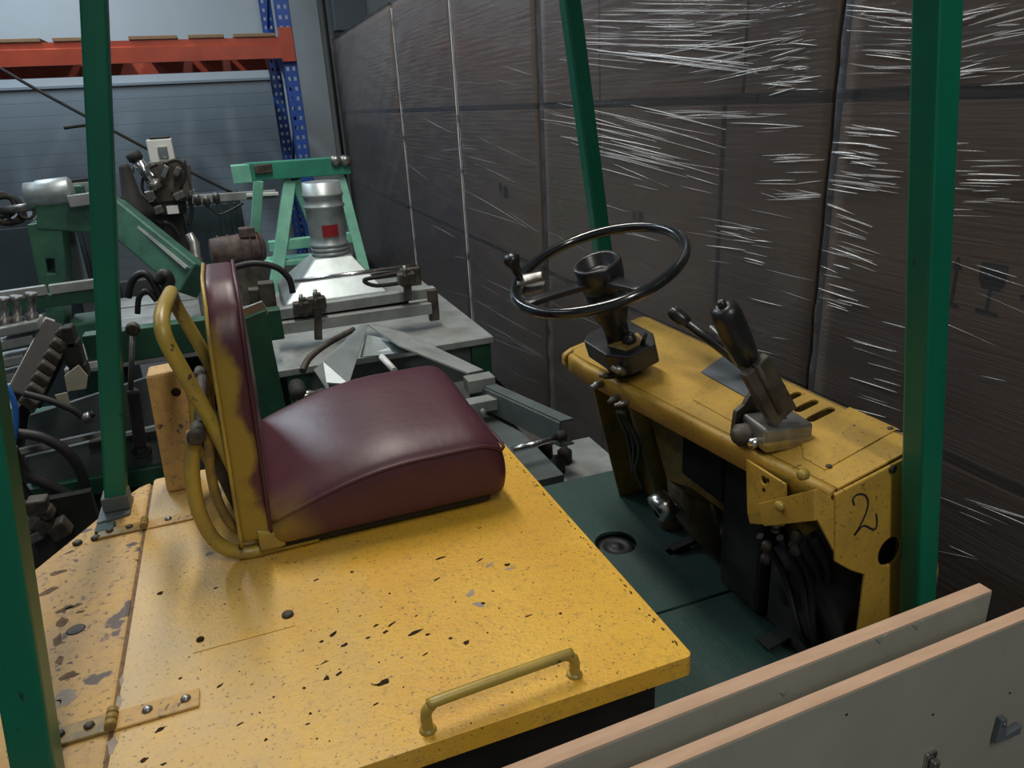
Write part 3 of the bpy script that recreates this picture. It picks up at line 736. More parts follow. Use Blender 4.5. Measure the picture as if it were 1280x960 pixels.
# --- steering column, wheel, switch block
WC = V((.768, 1.513, 1.382)); WN = V((-.313, -.083, .946)).normalized()
sc = obj('steering_column', tube(NB(), [WC-WN*.265, WC-WN*.30, WC-WN*.72], [.030, .024, .022], 14), 'yellow_dirty', truck)
obj('column_base', lathe(NB(), WC-WN*.84, WN, [(.038, 0), (.038, .03), (.030, .05), (.028, .12), (.026, .13)], 14), 'casting', sc)
sw = obj('steering_wheel', torus(NB(), WC, WN, .200, .0125), 'rim', truck)
SX = CR - WN*CR.dot(WN); SX.normalize()
hub = NB(); lathe(hub, WC-WN*.052, WN, [(.034, -.01), (.050, .000), (.056, .03), (.057, .062), (.053, .068), (.045, .065), (.042, .040), (.012, .036), (.008, .045)], 28)
obj('wheel_hub', hub, 'black', sw)
kn = oy(668, 352, 1.50); kd = (kn-WC); kd = (kd - WN*kd.dot(WN)).normalized()
perp = WN.cross(kd)
def spoke(d, w0, w1):
    bm = NB(); e = WN.cross(d)
    soft(bm, 8, 2, 2, lambda u, v, w: WC + d*(.040+.152*u) + e*((v-.5)*(w0+(w1-w0)*u)) + WN*((w-.5)*.014 - .028*(1-u)**1.3 + .002))
    return obj('spoke', bm, 'black', sw, bevel=.003)
spoke(kd, .040, .026)
rd = ray(806, 366); hp_ = CAM + rd*((WC-CAM).dot(WN)/rd.dot(WN)) - WC
spoke(hp_.normalized(), .040, .026)
# spinner knob clamp
def wheel_hit(px, py):
    rd_ = ray(px, py); return CAM + rd_*((WC-CAM).dot(WN)/rd_.dot(WN))
kp = wheel_hit(667, 352); kd2 = (kp-WC).normalized(); pp2 = WN.cross(kd2)
obj('knob_clamp', soft(NB(), 4, 4, 2, lambda u, v, w: kp + kd2*((u-.45)*.062) + pp2*((v-.5)*(.030+.026*u)) + WN*(.006+.016*w*(1-.5*abs(2*v-1)))), 'steel', sw, bevel=.003)
obj('clamp_plate', soft(NB(), 2, 2, 1, lambda u, v, w: kp + kd2*((u-.4)*.055) + pp2*((v-.5)*.045) + WN*(-.020+.006*w)), 'steel', sw, bevel=.002)
kq = wheel_hit(653, 357) + WN*.012
obj('spinner_stem', lathe(NB(), kq, WN, [(.009, 0), (.009, .03)], 10), 'black', sw)
obj('spinner_knob', lathe(NB(), kq+WN*.018, WN + kd2*.1, [(.008, 0), (.011, .004), (.012, .022), (.019, .034), (.021, .044), (.017, .052), (.004, .056)], 16), 'black', sw)
obj('column_cone', lathe(NB(), WC-WN*.235, WN, [(.034, 0), (.030, .03), (.032, .08), (.047, .13), (.047, .185)], 22), 'black', sw)
# switch block on the column: black box with a dirty top
ub = WC-WN*.235
sx = V((0, -1, 0)); sx = (sx - WN*sx.dot(WN)).normalized(); sy = WN.cross(sx)
swb = obj('switch_block', poly(NB(), [(-.080, -.046), (-.058, -.066), (.046, -.062), (.100, -.034), (.106, .040), (.056, .066), (-.046, .062), (-.080, .040)], [],
          lambda a, b: WC - WN*.192 + sx*a + sy*b, -WN*.050), 'black', truck, bevel=.004)
obj('switch_top', poly(NB(), [(.018, -.040), (.075, -.022), (.080, .030), (.030, .040)], [], lambda a, b: WC - WN*.192 + sx*a + sy*b, WN*.004), 'yellow_dirty', swb, bevel=.001)
obj('ignition_switch', lathe(NB(), WC-WN*.188+sx*.050+sy*.006, WN, [(.016, 0), (.016, .012), (.012, .014), (.012, .020), (.003, .021)], 14), 'black', swb)
obj('switch_toggle', tube(NB(), [WC-WN*.190+sx*.082+sy*.02, WC-WN*.162+sx*.095+sy*.03], [.006, .004], 8), 'black', swb)
obj('switch_skirt', lathe(NB(), WC-WN*.298, WN, [(.036, 0), (.046, .02), (.052, .055)], 18), 'blackmatt', swb)
# fittings on the left front of the console
for (px, py, r, ax, mt) in ((745, 482, .010, (-1, -.3, 0), 'steel'), (757, 470, .008, (-1, 0, .2), 'steel_dirty'), (772, 462, .011, (-1, 0, .5), 'steel'), (766, 500, .009, (-1, -.5, 0), 'steel_dirty'), (776, 505, .007, (-1, 0, 0), 'steel')):
    p = ox(px, py, .785); obj('fitting_nut', lathe(NB(), p, ax, [(r, -.02), (r, .004), (r*.6, .006), (r*.6, .016), (r*.3, .017)], 8), mt, dash)
for k in range(3):
    a = ox(772+4*k, 515, .83); e = ox(792+6*k, 590+10*k, .93)
    obj('cable', tube(NB(), smooth_path([a, a.lerp(e, .4)+V((.01, -.01*k, 0)), a.lerp(e, .75)+V((0, .012*(k-1), 0)), e], 5), .006, 7), 'steel_dirty', dash)

# --- brake pedal casting with bright ring
bp = V((.985, 1.44, .735))
cpts = [oy(*p_, 1.40) for p_ in ((842, 606), (872, 616), (900, 636), (912, 650), (928, 690), (916, 706), (892, 700), (866, 672), (846, 642))]
pc = obj('brake_casting', poly(NB(), [(p_.x, max(p_.z, .592)) for p_ in cpts], [], lambda x, z: V((x, 1.355, z)), (0, .085, 0)), 'casting', truck, bevel=.010)
obj('casting_rib', poly(NB(), [(cpts[1].x, cpts[1].z), (cpts[2].x, cpts[2].z), (cpts[3].x+.01, cpts[3].z), (cpts[4].x-.01, .595), (cpts[4].x-.05, .595), (cpts[1].x+.01, cpts[1].z-.05)], [], lambda x, z: V((x, 1.335, z)), (0, .020, 0)), 'casting', pc, bevel=.006)
pr_c = oy(832, 629, 1.40)
obj('bright_ring', lathe(NB(), pr_c+V((.012, -.004, .006)), (-.80, .10, -.38), [(.033, 0), (.037, .003), (.037, .044), (.031, .048), (.029, .038)], 28), 'chrome', pc)
obj('ring_arm', bar(NB(), pr_c+V((.03, -.01, -.01)), (1.03, 1.40, .67), .035, .03), 'casting', pc, bevel=.006)
obj('pedal_arm', bar(NB(), (1.03, 1.32, .74), (1.06, 1.30, .595), .03, .02), 'casting', pc, bevel=.004)
obj('pedal_pad', bar(NB(), (.955, 1.465, .598), (1.03, 1.463, .612), .030, .012), 'blackmatt', pc, bevel=.002)
obj('pivot_bolt', lathe(NB(), oy(905, 663, 1.33), (-.3, -1, 0), [(.012, 0), (.012, .008), (.006, .010)], 8), 'blackmatt', pc)
obj('linkage_rod', tube(NB(), [(.98, 1.28, .74), (1.04, 1.36, .74)], .008, 8), 'steel_dirty', pc)
obj('linkage_plate', poly(NB(), [(1.0, .80), (1.045, .82), (1.055, .66), (1.03, .62)], [], lambda x, z: V((x, 1.29, z)), (0, .010, 0)), 'casting', pc, bevel=.002)

# --- parking brake lever
cl = oz(970, 545, 1.135)
lv = obj('brake_lever', bar(NB(), oy(962, 512, 1.045), oy(925, 425, 1.04), .042, .026, (1, 0, .5)), 'steel_dirty', truck, bevel=.004)
g0, g1 = oy(934, 452, 1.04), oy(903, 382, 1.035)
gd = (g1-g0)
obj('lever_grip', tube(NB(), [g0, g0+gd*.06, g0+gd*.5, g0+gd*.85, g0+gd*.96, g1], [.016, .024, .027, .027, .024, .012], 14), 'black', lv)
obj('release_button', lathe(NB(), g1, gd, [(.008, -.005), (.008, .008), (.004, .011)], 10), 'black', lv)
obj('latch_rod', tube(NB(), [oy(945, 455, 1.01), oy(975, 515, 1.01)], .006, 8), 'steel_dirty', lv)
obj('lever_cheek', bar(NB(), oy(942, 455, 1.02), oy(978, 520, 1.02), .020, .060, (1, 0, .4)), 'steel_dirty', lv, bevel=.004)
base = oz(985, 545, 1.13)
R_ = Matrix.Rotation(radians(-8), 3, 'Z')
obj('clamp_block', box(NB(), V((.905, 1.040, 1.142)), (.100, .085, .036), R_), 'steel', lv, bevel=.006)
obj('clamp_foot', box(NB(), V((.905, 1.036, 1.124)), (.10, .088, .020), R_), 'yellow_dirty', lv, bevel=.005)
obj('clamp_hole', lathe(NB(), V((.915, 1.035, 1.1596)), (0, 0, 1), [(.007, 0), (.007, .001), (.002, .001)], 12), 'blackmatt', lv)
obj('pivot_boss', lathe(NB(), V((.852, 1.068, 1.125)), (-1, .1, 0), [(.022, -.03), (.022, .012), (.015, .014), (.015, .020), (.004, .021)], 16), 'steel_dirty', lv)
obj('pivot_pin', lathe(NB(), V((.856, 1.035, 1.122)), (-1, -.1, 0), [(.010, -.02), (.010, .014), (.004, .017)], 12), 'chrome', lv)
obj('ratchet', poly(NB(), [(.845, 1.11), (.850, 1.165), (.868, 1.175), (.885, 1.20), (.91, 1.185), (.915, 1.13), (.88, 1.105)], [], lambda x, z: V((x, 1.090, z)), (0, .012, 0)), 'steel_dirty', lv, bevel=.002)
# --- direction lever: thin rod with a knob, and its gaiter
a, b = oz(845, 393, 1.27), on_dash(946, 452)
b = V((1.03, 1.24, 1.148))
dl = obj('direction_lever', tube(NB(), [b, b.lerp(a, .45), a], [.013, .011, .011], 10), 'black', truck)
obj('lever_knob', lathe(NB(), a, a-b, [(.012, -.035), (.016, -.02), (.018, 0), (.015, .014), (.004, .019)], 14), 'black', dl)
obj('lever_gaiter', lathe(NB(), b+V((0, 0, -.004)), (a-b)+V((0, 0, .25)), [(.034, 0), (.030, .012), (.020, .022), (.022, .028), (.012, .04)], 16), 'hose', dl)
obj('small_lever', tube(NB(), [V((1.03, 1.20, 1.148)), oz(888, 408, 1.25)], [.007, .006], 8), 'steel', dl)

# --- seat
SY0, SY1 = 1.385, 1.80
seat = obj('seat', b2(NB(), (-.02, SY0+.02, .912), (.44, SY1-.02, .936)), 'blackmatt', truck, bevel=.004)
obj('seat_rail', b2(NB(), (.02, SY0+.06, HZ), (.43, SY0+.09, .906)), 'blackmatt', seat)
obj('seat_rail', b2(NB(), (.02, SY1-.09, HZ), (.43, SY1-.06, .906)), 'blackmatt', seat)
def pip(u):                                                       # height of the piped edge along the cushion
    x = u
    return .986 + .070*math.sin(min(x/.62, 1)*pi/2) + .004*x - .026*max(0, (x-.86)/.14)**2
def sgn(a, p): return math.copysign(abs(a)**p, a)
def cush(u, v, w):
    uu, vv = 2*u-1, 2*v-1
    x = -.035 + .510*u; y = SY0 + (SY1-SY0)*v
    ze = pip(u); crown = (.022*(1-abs(vv)**6) + .056*v)*(1-max(uu, 0)**14*.8)
    zb = .932
    z = zb + (ze-zb)*w if w < .999 else ze + crown
    bl = sin(pi*w)*.006 if w < .999 else 0
    rc = .035                                                     # round the plan corners
    cx, cy = max(abs(uu)*.255-(.255-rc), 0), max(abs(vv)*.2075-(.2075-rc), 0)
    if cx > 0 and cy > 0:
        l = math.hypot(cx, cy); mx = max(cx, cy); k = mx/l
        x -= math.copysign(cx*(1-k), uu); y -= math.copysign(cy*(1-k), vv)
    x += uu*bl; y += vv*bl
    return V((x, y, z))
obj('cushion', soft(NB(), 26, 22, 5, cush), 'vinyl_cushion', seat, sub=1)
ppts = []
for k in range(0, 27): q = cush(k/26, 0, .995); ppts.append(q + V((0, -.004, .002)))
for k in range(1, 23): q = cush(1, k/22, .995); ppts.append(q + V((.004, 0, .002)))
for k in range(1, 27): q = cush(1-k/26, 1, .995); ppts.append(q + V((0, .004, .002)))
obj('piping', tube(NB(), ppts, .0042, 8), 'vinyl_cushion', seat)
# backrest: rounded pad leaning slightly, with a piped edge
def back(u, v, w):
    y = 1.395 + (1.80-1.395)*v; z = .945 + (1.462-.945)*w
    r = .13; vy = abs(2*v-1)*.2025; e = max(vy-(.2025-r), 0); ez = max((w-1)*.523 + r, 0)
    if e > 0 and ez > 0:
        l = math.hypot(e, ez); k = max(e, ez)/l
        y -= math.copysign(e*(1-k), 2*v-1); z -= ez*(1-k)
    lean = -.040 + .022*w
    t = .036 + .008*sin(pi*v)*sin(pi*min(w*1.05, 1))
    return V((lean - .026 + (2*u-1)*t*(1 if u > .5 else .85), y, z))
obj('backrest', soft(NB(), 3, 18, 22, back), 'vinyl_back', seat, bevel=0, sub=1)
for uu in (0.06, .94):
    pts = [back(uu, 0, k/20) for k in range(0, 21)] + [back(uu, k/16, 1) for k in range(1, 16)] + [back(uu, 1, 1-k/20) for k in range(0, 21)]
    pts = [p + V((0, -.002 if p.y < 1.5 else (.002 if p.y > 1.7 else 0), .002 if p.z > 1.46 else 0)) for p in pts]
    obj('back_piping', tube(NB(), pts, .0038, 7), 'vinyl_cushion' if uu > .5 else 'yellow_tube', seat)
obj('seat_shell_corner', soft(NB(), 4, 2, 4, lambda u, v, w: V((-.06+.05*u, SY0+.004+.03*v, .925+.05*w*(1-.4*u)))), 'yellow_tube', seat, bevel=.004)
# tubular frame: upper loop behind the backrest, lower tubes round under the cushion on both sides
yn, yf = 1.425, 1.775
lp = [(-.078, yn, 1.10), (-.100, yn, 1.20), (-.122, yn, 1.28), (-.144, yn, 1.36), (-.150, yn+.008, 1.395), (-.149, yn+.04, 1.414), (-.146, yn+.10, 1.420), (-.146, yf-.10, 1.410), (-.148, yf-.04, 1.400), (-.150, yf-.008, 1.38), (-.144, yf, 1.35), (-.122, yf, 1.28), (-.100, yf, 1.20), (-.078, yf, 1.10)]
obj('upper_frame_tube', tube(NB(), smooth_path(lp, 5), .0145, 12), 'yellow_tube', seat)
for yy in (yn-.005, yf):
    pts = [oy(px, py, 1.42) for px, py in ((243, 540), (240, 575), (242, 610), (252, 648), (272, 679), (305, 692), (345, 690), (400, 682))]
    pts = [V((p.x, yy, max(p.z, .915))) for p in pts]
    obj('lower_frame_tube', tube(NB(), smooth_path(pts, 5), .0145, 12), 'yellow_tube', seat)
    pts2 = [p + V((.034, .03, .012)) for p in pts[:6]]
    obj('inner_frame_tube', tube(NB(), smooth_path(pts2, 5), .010, 10), 'yellow_dirty', seat)
    q = pts[0]
    obj('pivot_bolt', lathe(NB(), q+V((.004, -.020, .0)), (0, 1, 0), [(.011, -.014), (.017, -.010), (.017, .0), (.012, .002), (.012, .05)], 14), 'steel_dirty', seat)
obj('cross_tube', tube(NB(), [(-.125, yn+.02, 1.195), (-.125, yf-.02, 1.195)], .012, 10), 'steel_dirty', seat)
obj('support_strut', bar(NB(), (-.125, yn+.05, 1.18), (-.075, yn+.06, .93), .03, .012), 'steel_dirty', seat, bevel=.003)
obj('support_strut', bar(NB(), (-.105, yn+.10, 1.10), (-.060, yn+.11, .93), .05, .010), 'blackmatt', seat, bevel=.003)
# --- yellow upright box behind the seat
q0, q1 = oy(184, 462, 1.85), oy(207, 592, 1.85)
bm = NB(); poly(bm, [(q1.x, .901), (q0.x, q0.z), (q0.x+.085, q0.z+.004), (q1.x+.070, .901)], [], lambda x, z: V((x, 1.80, z)), (0, .075, 0))
yb = obj('support_box', bm, 'yellow_deck', truck, bevel=.006)
obj('box_bolt', lathe(NB(), V((q0.x+.055, 1.80, q0.z-.05)), (0, -1, 0), [(.011, 0), (.010, .004), (.003, .005)], 10), 'chip', yb)

# ================================================================== BOARDS IN FRONT OF THE TRUCK
def board(label, x0, x1, ya, yb, th, zt):
    """ya, yb = middle of the board at x = .2 and x = 1.0"""
    def yy(x): return ya + (yb-ya)*(x-.2)/.8
    t = tag(obj('laminate_board', poly(NB(), [(x0, yy(x0)-th/2), (x1, yy(x1)-th/2), (x1, yy(x1)+th/2), (x0, yy(x0)+th/2)], [], lambda x, y: V((x, y, 0)), (0, 0, zt-.0015)), 'lam', None, bevel=.002),
            label, 'board', 'laminate boards beside the truck')
    obj('edge_band', poly(NB(), [(x0, yy(x0)-th/2+.001), (x1, yy(x1)-th/2+.001), (x1, yy(x1)+th/2-.001), (x0, yy(x0)+th/2-.001)], [], lambda x, y: V((x, y, zt-.003)), (0, 0, .003)), 'edge', t, bevel=.0008)['label'] = 'raw pinkish wooden top edge'
    return t, yy
b1, y1f = board('grey laminate board standing on edge between the truck and the bracketed board', -.45, 1.006, .633, .657, .024, 1.0)
b2_, y2f = board('grey laminate board with metal brackets on its face', -.45, 1.33, .570, .590, .021, 1.0)
def on_board(px, py, yf, th):
    p = oy(px, py, .6)
    for _ in range(5): p = oy(px, py, yf(p.x)-th/2)
    return p
for (px, py) in ((1100, 800), (1146, 783), (980, 866)):
    p = on_board(px, py, y1f, .024)
    obj('scuff', poly(NB(), [(p.x-.010, p.z+.006), (p.x, p.z-.006), (p.x+.010, p.z+.008), (p.x+.002, p.z+.001)], [], lambda x, z: V((x, p.y-.0012, z)), (0, .001, 0)), 'plate', b1)
p = on_board(1161, 946, y2f, .021)
hg = obj('hinge_plate', b2(NB(), (p.x-.010, p.y-.006, p.z-.045), (p.x+.010, p.y, p.z+.012)), 'chrome', b2_, bevel=.002)
obj('hinge_arm', b2(NB(), (p.x-.006, p.y-.016, p.z-.05), (p.x+.006, p.y-.006, p.z+.004)), 'steel', hg, bevel=.002)
p = on_board(1247, 905, y2f, .021)
br = obj('corner_bracket', poly(NB(), [(p.x-.008, p.z+.020), (p.x+.005, p.z+.018), (p.x+.012, p.z-.018), (p.x+.045, p.z-.012), (p.x+.045, p.z-.030), (p.x-.010, p.z-.028)], [], lambda x, z: V((x, p.y-.010, z)), (0, .010, 0)), 'darkduct', b2_, bevel=.002)
obj('bracket_screw', lathe(NB(), p+V((0, -.010, .008)), (0, -1, 0), [(.004, 0), (.003, .002), (.001, .002)], 8), 'steel', br)
for (px, py) in ((1166, 893), (1058, 893), (1262, 866)):
    p = on_board(px, py, y2f, .021)
    obj('screw_hole', lathe(NB(), p+V((0, -.0004, 0)), (0, -1, 0), [(.0022, 0), (.0022, .0003)], 8), 'chip', b2_)

# ================================================================== MACHINES BEHIND THE TRUCK
q = oy
def bpx(bm, a, b, Y, w, h=None, Y2=None, ref=None):
    return bar(bm, q(*a, Y), q(*b, Y if Y2 is None else Y2), w, h or w, ref or (0, 1, 0))
# ---- 1 long machine bed: grey plates on a dark green frame
mt = thing('machine_bed', 'long woodworking machine bed with grey steel plates on a dark green frame', 'machine', (.2, 3.3, 0))
TZ = .80
obj('table_plate', b2(NB(), (.05, 2.92, TZ-.03), (.975, 4.35, TZ)), 'plate', mt, bevel=.004)
obj('table_apron', b2(NB(), (.10, 2.97, TZ-.20), (.93, 3.02, TZ-.03)), 'cast', mt, bevel=.004)
obj('table_apron', b2(NB(), (.90, 2.97, TZ-.20), (.93, 4.3, TZ-.03)), 'cast', mt, bevel=.004)
for k in range(5):
    obj('bed_slat', b2(NB(), (-.76, 3.40+.27*k, TZ-.03), (.04, 3.40+.27*k+.25, TZ-.004*(k % 2))), 'plate', mt, bevel=.004)
for x in (-.8, .10, .88):
    for y in (2.95, 4.2): obj('frame_leg', b2(NB(), (x, y, 0), (x+.09, y+.09, TZ-.03)), 'mgreen', mt, bevel=.004)
z0, z1 = q(180, 448, 2.72).z, q(180, 408, 2.72).z
obj('green_rail', b2(NB(), (q(106, 430, 2.72).x, 2.70, z0), (q(352, 400, 2.72).x, 2.76, z1)), 'mgreen', mt, bevel=.004)
a, b = q(300, 398, 2.5), q(357, 515, 2.5)
obj('green_panel', poly(NB(), [(q(296, 402, 2.5).x, q(296, 402, 2.5).z), (q(332, 388, 2.5).x, q(332, 388, 2.5).z), (q(358, 512, 2.5).x, q(358, 512, 2.5).z), (q(322, 525, 2.5).x, 0.02), (q(300, 525, 2.5).x, 0.02)], [], lambda x, z: V((x, 2.5, z)), (0, .04, 0)), 'mgreen', mt, bevel=.003)
obj('panel_top', bpx(NB(), (296, 398), (332, 384), 2.52, .05, .012), 'chrome', mt, bevel=.003)
# rails and clamps standing on the plate
Y = 3.22
rl = obj('clamp_rail', bpx(NB(), (347, 392), (543, 364), Y, .045, .05), 'plate', mt, bevel=.003)
obj('clamp_rail', bpx(NB(), (347, 410), (538, 384), Y-.03, .05, .06), 'plate', mt, bevel=.003)
obj('rail_gap_shade', bpx(NB(), (347, 402), (510, 377), Y+.02, .05, .03), 'blackmatt', mt)  # black bar standing in for the shade between the two rails
obj('rail_end', bpx(NB(), (540, 362), (543, 400), Y-.03, .045, .03), 'steel_dirty', mt, bevel=.003)
for (x, yt, yb) in ((396, 366, 424), (378, 372, 395), (508, 336, 372)):
    cp_ = obj('clamp_post', bpx(NB(), (x, yt), (x+2, yb), Y-.05, .032, .03), 'steel_dirty', mt, bevel=.003)
    obj('clamp_head', box(NB(), q(x, yt+12, Y-.05), (.075, .05, .05)), 'steel_dirty', cp_, bevel=.006)
    obj('clamp_screw', tube(NB(), [q(x-2, yt+10, Y-.07), q(x-2, yt-4, Y-.07)], .008, 8), 'steel', cp_)
obj('guide_rod', tube(NB(), [q(368, 352, 3.5), q(520, 332, 3.5)], .011, 8), 'chrome', mt)
obj('guide_clamp', box(NB(), q(512, 345, 3.5), (.10, .07, .09)), 'steel_dirty', mt, bevel=.008)
obj('guide_hook', tube(NB(), smooth_path([q(505, 340, 3.45), q(480, 345, 3.45), q(455, 350, 3.45), q(470, 357, 3.45), q(505, 353, 3.45)], 5), .010, 7), 'blackmatt', mt)
obj('tool_column', bpx(NB(), (332, 352), (341, 420), 3.05, .06, .06), 'steel_dirty', mt, bevel=.006)
obj('tool_column', bpx(NB(), (318, 360), (322, 400), 3.1, .05, .05), 'steel_dirty', mt, bevel=.006)
obj('bed_cable', tube(NB(), smooth_path([q(276, 350, 2.9), q(290, 336, 2.9), q(318, 329, 2.9), q(345, 334, 2.9), q(361, 348, 2.9), q(366, 366, 2.9)], 6), .012, 9), 'hose', mt)
# folded sheet guards in front of the table
def sheet(name, pts, mtl, th=.006):
    bm = NB(); P = [V(p) for p in pts]; n_ = (P[1]-P[0]).cross(P[2]-P[0]).normalized()
    if n_.z < 0: n_ = -n_
    a = [bm.verts.new(p) for p in P]; b = [bm.verts.new(p - n_*th) for p in P]; k = len(P)
    bm.faces.new(a); bm.faces.new(b[::-1])
    for i in range(k): bm.faces.new((a[i], a[(i+1) % k], b[(i+1) % k], b[i]))
    return obj(name, bm, mtl, mt)
sheet('sheet_guard', [q(452, 405, 2.84), q(460, 405, 2.84), q(436, 480, 2.30), q(408, 478, 2.32), q(404, 452, 2.42)], 'zinc')
sheet('sheet_guard', [q(404, 452, 2.42), q(408, 478, 2.32), q(412, 492, 2.26), q(392, 462, 2.36)], 'zinc')
sheet('sheet_guard', [q(459, 405, 2.85), q(505, 415, 2.80), q(604, 462, 2.35), q(585, 466, 2.32), q(500, 432, 2.55)], 'plate')
sheet('sheet_guard', [q(458, 418, 2.78), q(500, 428, 2.66), q(515, 440, 2.60), q(450, 446, 2.62)], 'zinc')
obj('curved_channel', tube(NB(), smooth_path([q(442, 412, 2.80), q(412, 428, 2.72), q(388, 446, 2.62), q(378, 464, 2.55)], 5), .012, 8), 'steel_dirty', mt)
obj('white_handle', tube(NB(), [q(477, 446, 2.40), q(493, 463, 2.30)], .011, 10), 'white', mt)
obj('chrome_fitting', lathe(NB(), q(388, 493, 2.28), (1, 0, .1), [(.012, -.05), (.016, -.04), (.016, 0), (.010, .01), (.010, .05)], 12), 'chrome', mt)
obj('dark_motor', lathe(NB(), q(372, 488, 2.30), (0, 1, .2), [(.01, -.04), (.026, -.03), (.026, .03), (.01, .04)], 14), 'blackmatt', mt)
obj('lower_tray', b2(NB(), (.05, 2.15, .42), (.95, 2.95, .50)), 'cast', mt, bevel=.004)
obj('tray_rib', b2(NB(), (.30, 2.30, .50), (.62, 2.34, .60)), 'steel_dirty', mt, bevel=.004)
# channel section and shaft at the end next to the cartons
A, B = oz(606, 481, .62), oz(708, 527, .62)
obj('end_channel', poly(NB(), [(-.03, 0), (.03, 0), (.03, .008), (-.022, .008), (-.022, -.092), (.03, -.092), (.03, -.10), (-.03, -.10)], [], lambda a, z: V((B.x+a, B.y, A.z+z)), (A.x-B.x, A.y-B.y, 0)), 'cast', mt, bevel=.001)
obj('channel_cap', b2(NB(), (A.x-.08, A.y-.03, .60), (A.x+.04, A.y+.05, .66)), 'plate', mt, bevel=.004)
obj('channel_cap', b2(NB(), (A.x-.12, A.y-.13, .55), (A.x+.02, A.y-.06, .60)), 'plate', mt, bevel=.004)
obj('white_knob', lathe(NB(), oz(602, 512, .56), (-.4, -.3, .5), [(.008, -.03), (.014, -.02), (.018, 0), (.012, .014), (.002, .018)], 12), 'white', mt)
obj('shaft', tube(NB(), [q(640, 563, 2.28), q(700, 546, 2.28)], .013, 12), 'chrome', mt)
obj('shaft_end', lathe(NB(), q(702, 545, 2.28), (1, 0, 0), [(.016, -.02), (.022, -.012), (.022, .01), (.012, .02)], 12), 'blackmatt', mt)
obj('base_plate', b2(NB(), (.62, 2.02, .36), (1.28, 2.62, .38)), 'plate', mt, bevel=.003)
for px, py in ((668, 575), (697, 584), (682, 565), (706, 572)):
    p = oz(px, py, .40); obj('bearing_block', lathe(NB(), V((p.x, p.y, .38)), (0, 0, 1), [(.030, 0), (.030, .05), (.016, .06), (.012, .07)], 10), 'blackmatt', mt)
obj('base_leg', b2(NB(), (.70, 2.2, 0), (1.2, 2.5, .36)), 'cast', mt)

# ---- 2 dust extraction hood with its pipe
dh = thing('extraction_hood', 'galvanised extraction hood with a round pipe and red label on the machine table', 'extraction hood', (.47, 4.0, TZ))
DC = V((q(411, 300, 4.0).x+.0, 4.0, 0))
bm = NB(); zt_, zb_ = q(410, 318, 4.0).z, .87
x0, x1 = q(352, 352, 3.75).x, q(480, 338, 3.75).x
bt = [(x0, 3.72), (x1, 3.72), (x1, 4.28), (x0, 4.28)]
ring0 = [bm.verts.new((x, y, zb_)) for x, y in bt]
ringb = [bm.verts.new((x, y, TZ)) for x, y in bt]
r = .095
ring1 = [bm.verts.new((DC.x + r*sx_, 4.0 + r*sy_, zt_)) for sx_, sy_ in ((-1, -1), (1, -1), (1, 1), (-1, 1))]
for a, b in ((ringb, ring0), (ring0, ring1)):
    for i in range(4): bm.faces.new((a[i], a[(i+1) % 4], b[(i+1) % 4], b[i]))
bm.faces.new(ringb[::-1]); bm.faces.new(ring1)
obj('hood_transition', bm, 'zinc', dh, bevel=.006)
zp0, zp1 = zt_-.01, q(411, 226, 4.0).z
H = zp1-zp0
prof = [(.090, 0)]
for f in (.06, .12, .18): prof += [(.090, H*f-.012), (.098, H*f-.008), (.098, H*f+.004), (.090, H*f+.008)]
prof += [(.094, H*.30), (.098, H*.5), (.098, H*.66), (.104, H*.67), (.104, H*.70), (.096, H*.71), (.098, H*.80), (.104, H*.82), (.104, H*.85), (.098, H*.86), (.096, H), (.085, H)]
obj('round_pipe', lathe(NB(), (DC.x, 4.0, zp0), (0, 0, 1), prof, 28), 'zinc', dh)
lz = q(413, 289, 3.9).z
bm = NB()
for k in range(6):
    a0, a1 = radians(-112+k*8), radians(-112+(k+1)*8); R0 = .0995
    bm.faces.new([bm.verts.new((DC.x+.0+R0*cos(a), 4.0+R0*sin(a), z)) for a, z in ((a0, lz-.03), (a1, lz-.03), (a1, lz+.03), (a0, lz+.03))])
obj('red_label', bm, 'red', dh)

# ---- 3 mint green trestle stand behind the hood
ms = thing('trestle_stand', 'mint green steel trestle stand with a teal beam across its top', 'stand', (.45, 4.75, 0))
Y = 4.7
obj('top_beam', bpx(NB(), (308, 215), (436, 206), Y, .10, .11), 'teal', ms, bevel=.004)
obj('beam_end', bpx(NB(), (290, 218), (313, 216), Y-.01, .10, .12), 'mint', ms, bevel=.004)
obj('beam_block', bpx(NB(), (318, 212), (340, 210), Y-.05, .05, .05), 'steel_dirty', ms, bevel=.004)
for px in (419, 431):
    obj('roller', lathe(NB(), q(px, 201, Y-.02), (0, 1, 0), [(.012, -.06), (.032, -.05), (.032, .04), (.012, .05)], 12), 'steel', ms)
def leg_to_floor(a, b, Y, w, mtl, par, name='leg'):
    A, B = q(*a, Y), q(*b, Y); 
    return obj(name, bar(NB(), A, B, w, w, (0, 1, 0)), mtl, par, bevel=.004)
for (a, b, Yt, Yb, w) in (((362, 226), (347, 336), Y, Y-.15, .07), ((369, 224), (404, 312), Y, Y+.1, .06), ((425, 222), (455, 336), Y, Y-.15, .06), ((323, 226), (319, 300), Y+.3, Y+.3, .06)):
    A, B = q(*a, Yt), q(*b, Yb); d = B-A; k = (A.z-.0)/(A.z-B.z)
    obj('leg', bar(NB(), A, A+d*k, w, w*.8, (0, 1, 0)), 'mint', ms, bevel=.004)
obj('cross_bar', bpx(NB(), (336, 308), (442, 296), Y-.08, .06, .06), 'mint', ms, bevel=.004)
obj('cross_plate', bpx(NB(), (330, 328), (400, 322), Y-.05, .03, .20), 'mint', ms, bevel=.004)

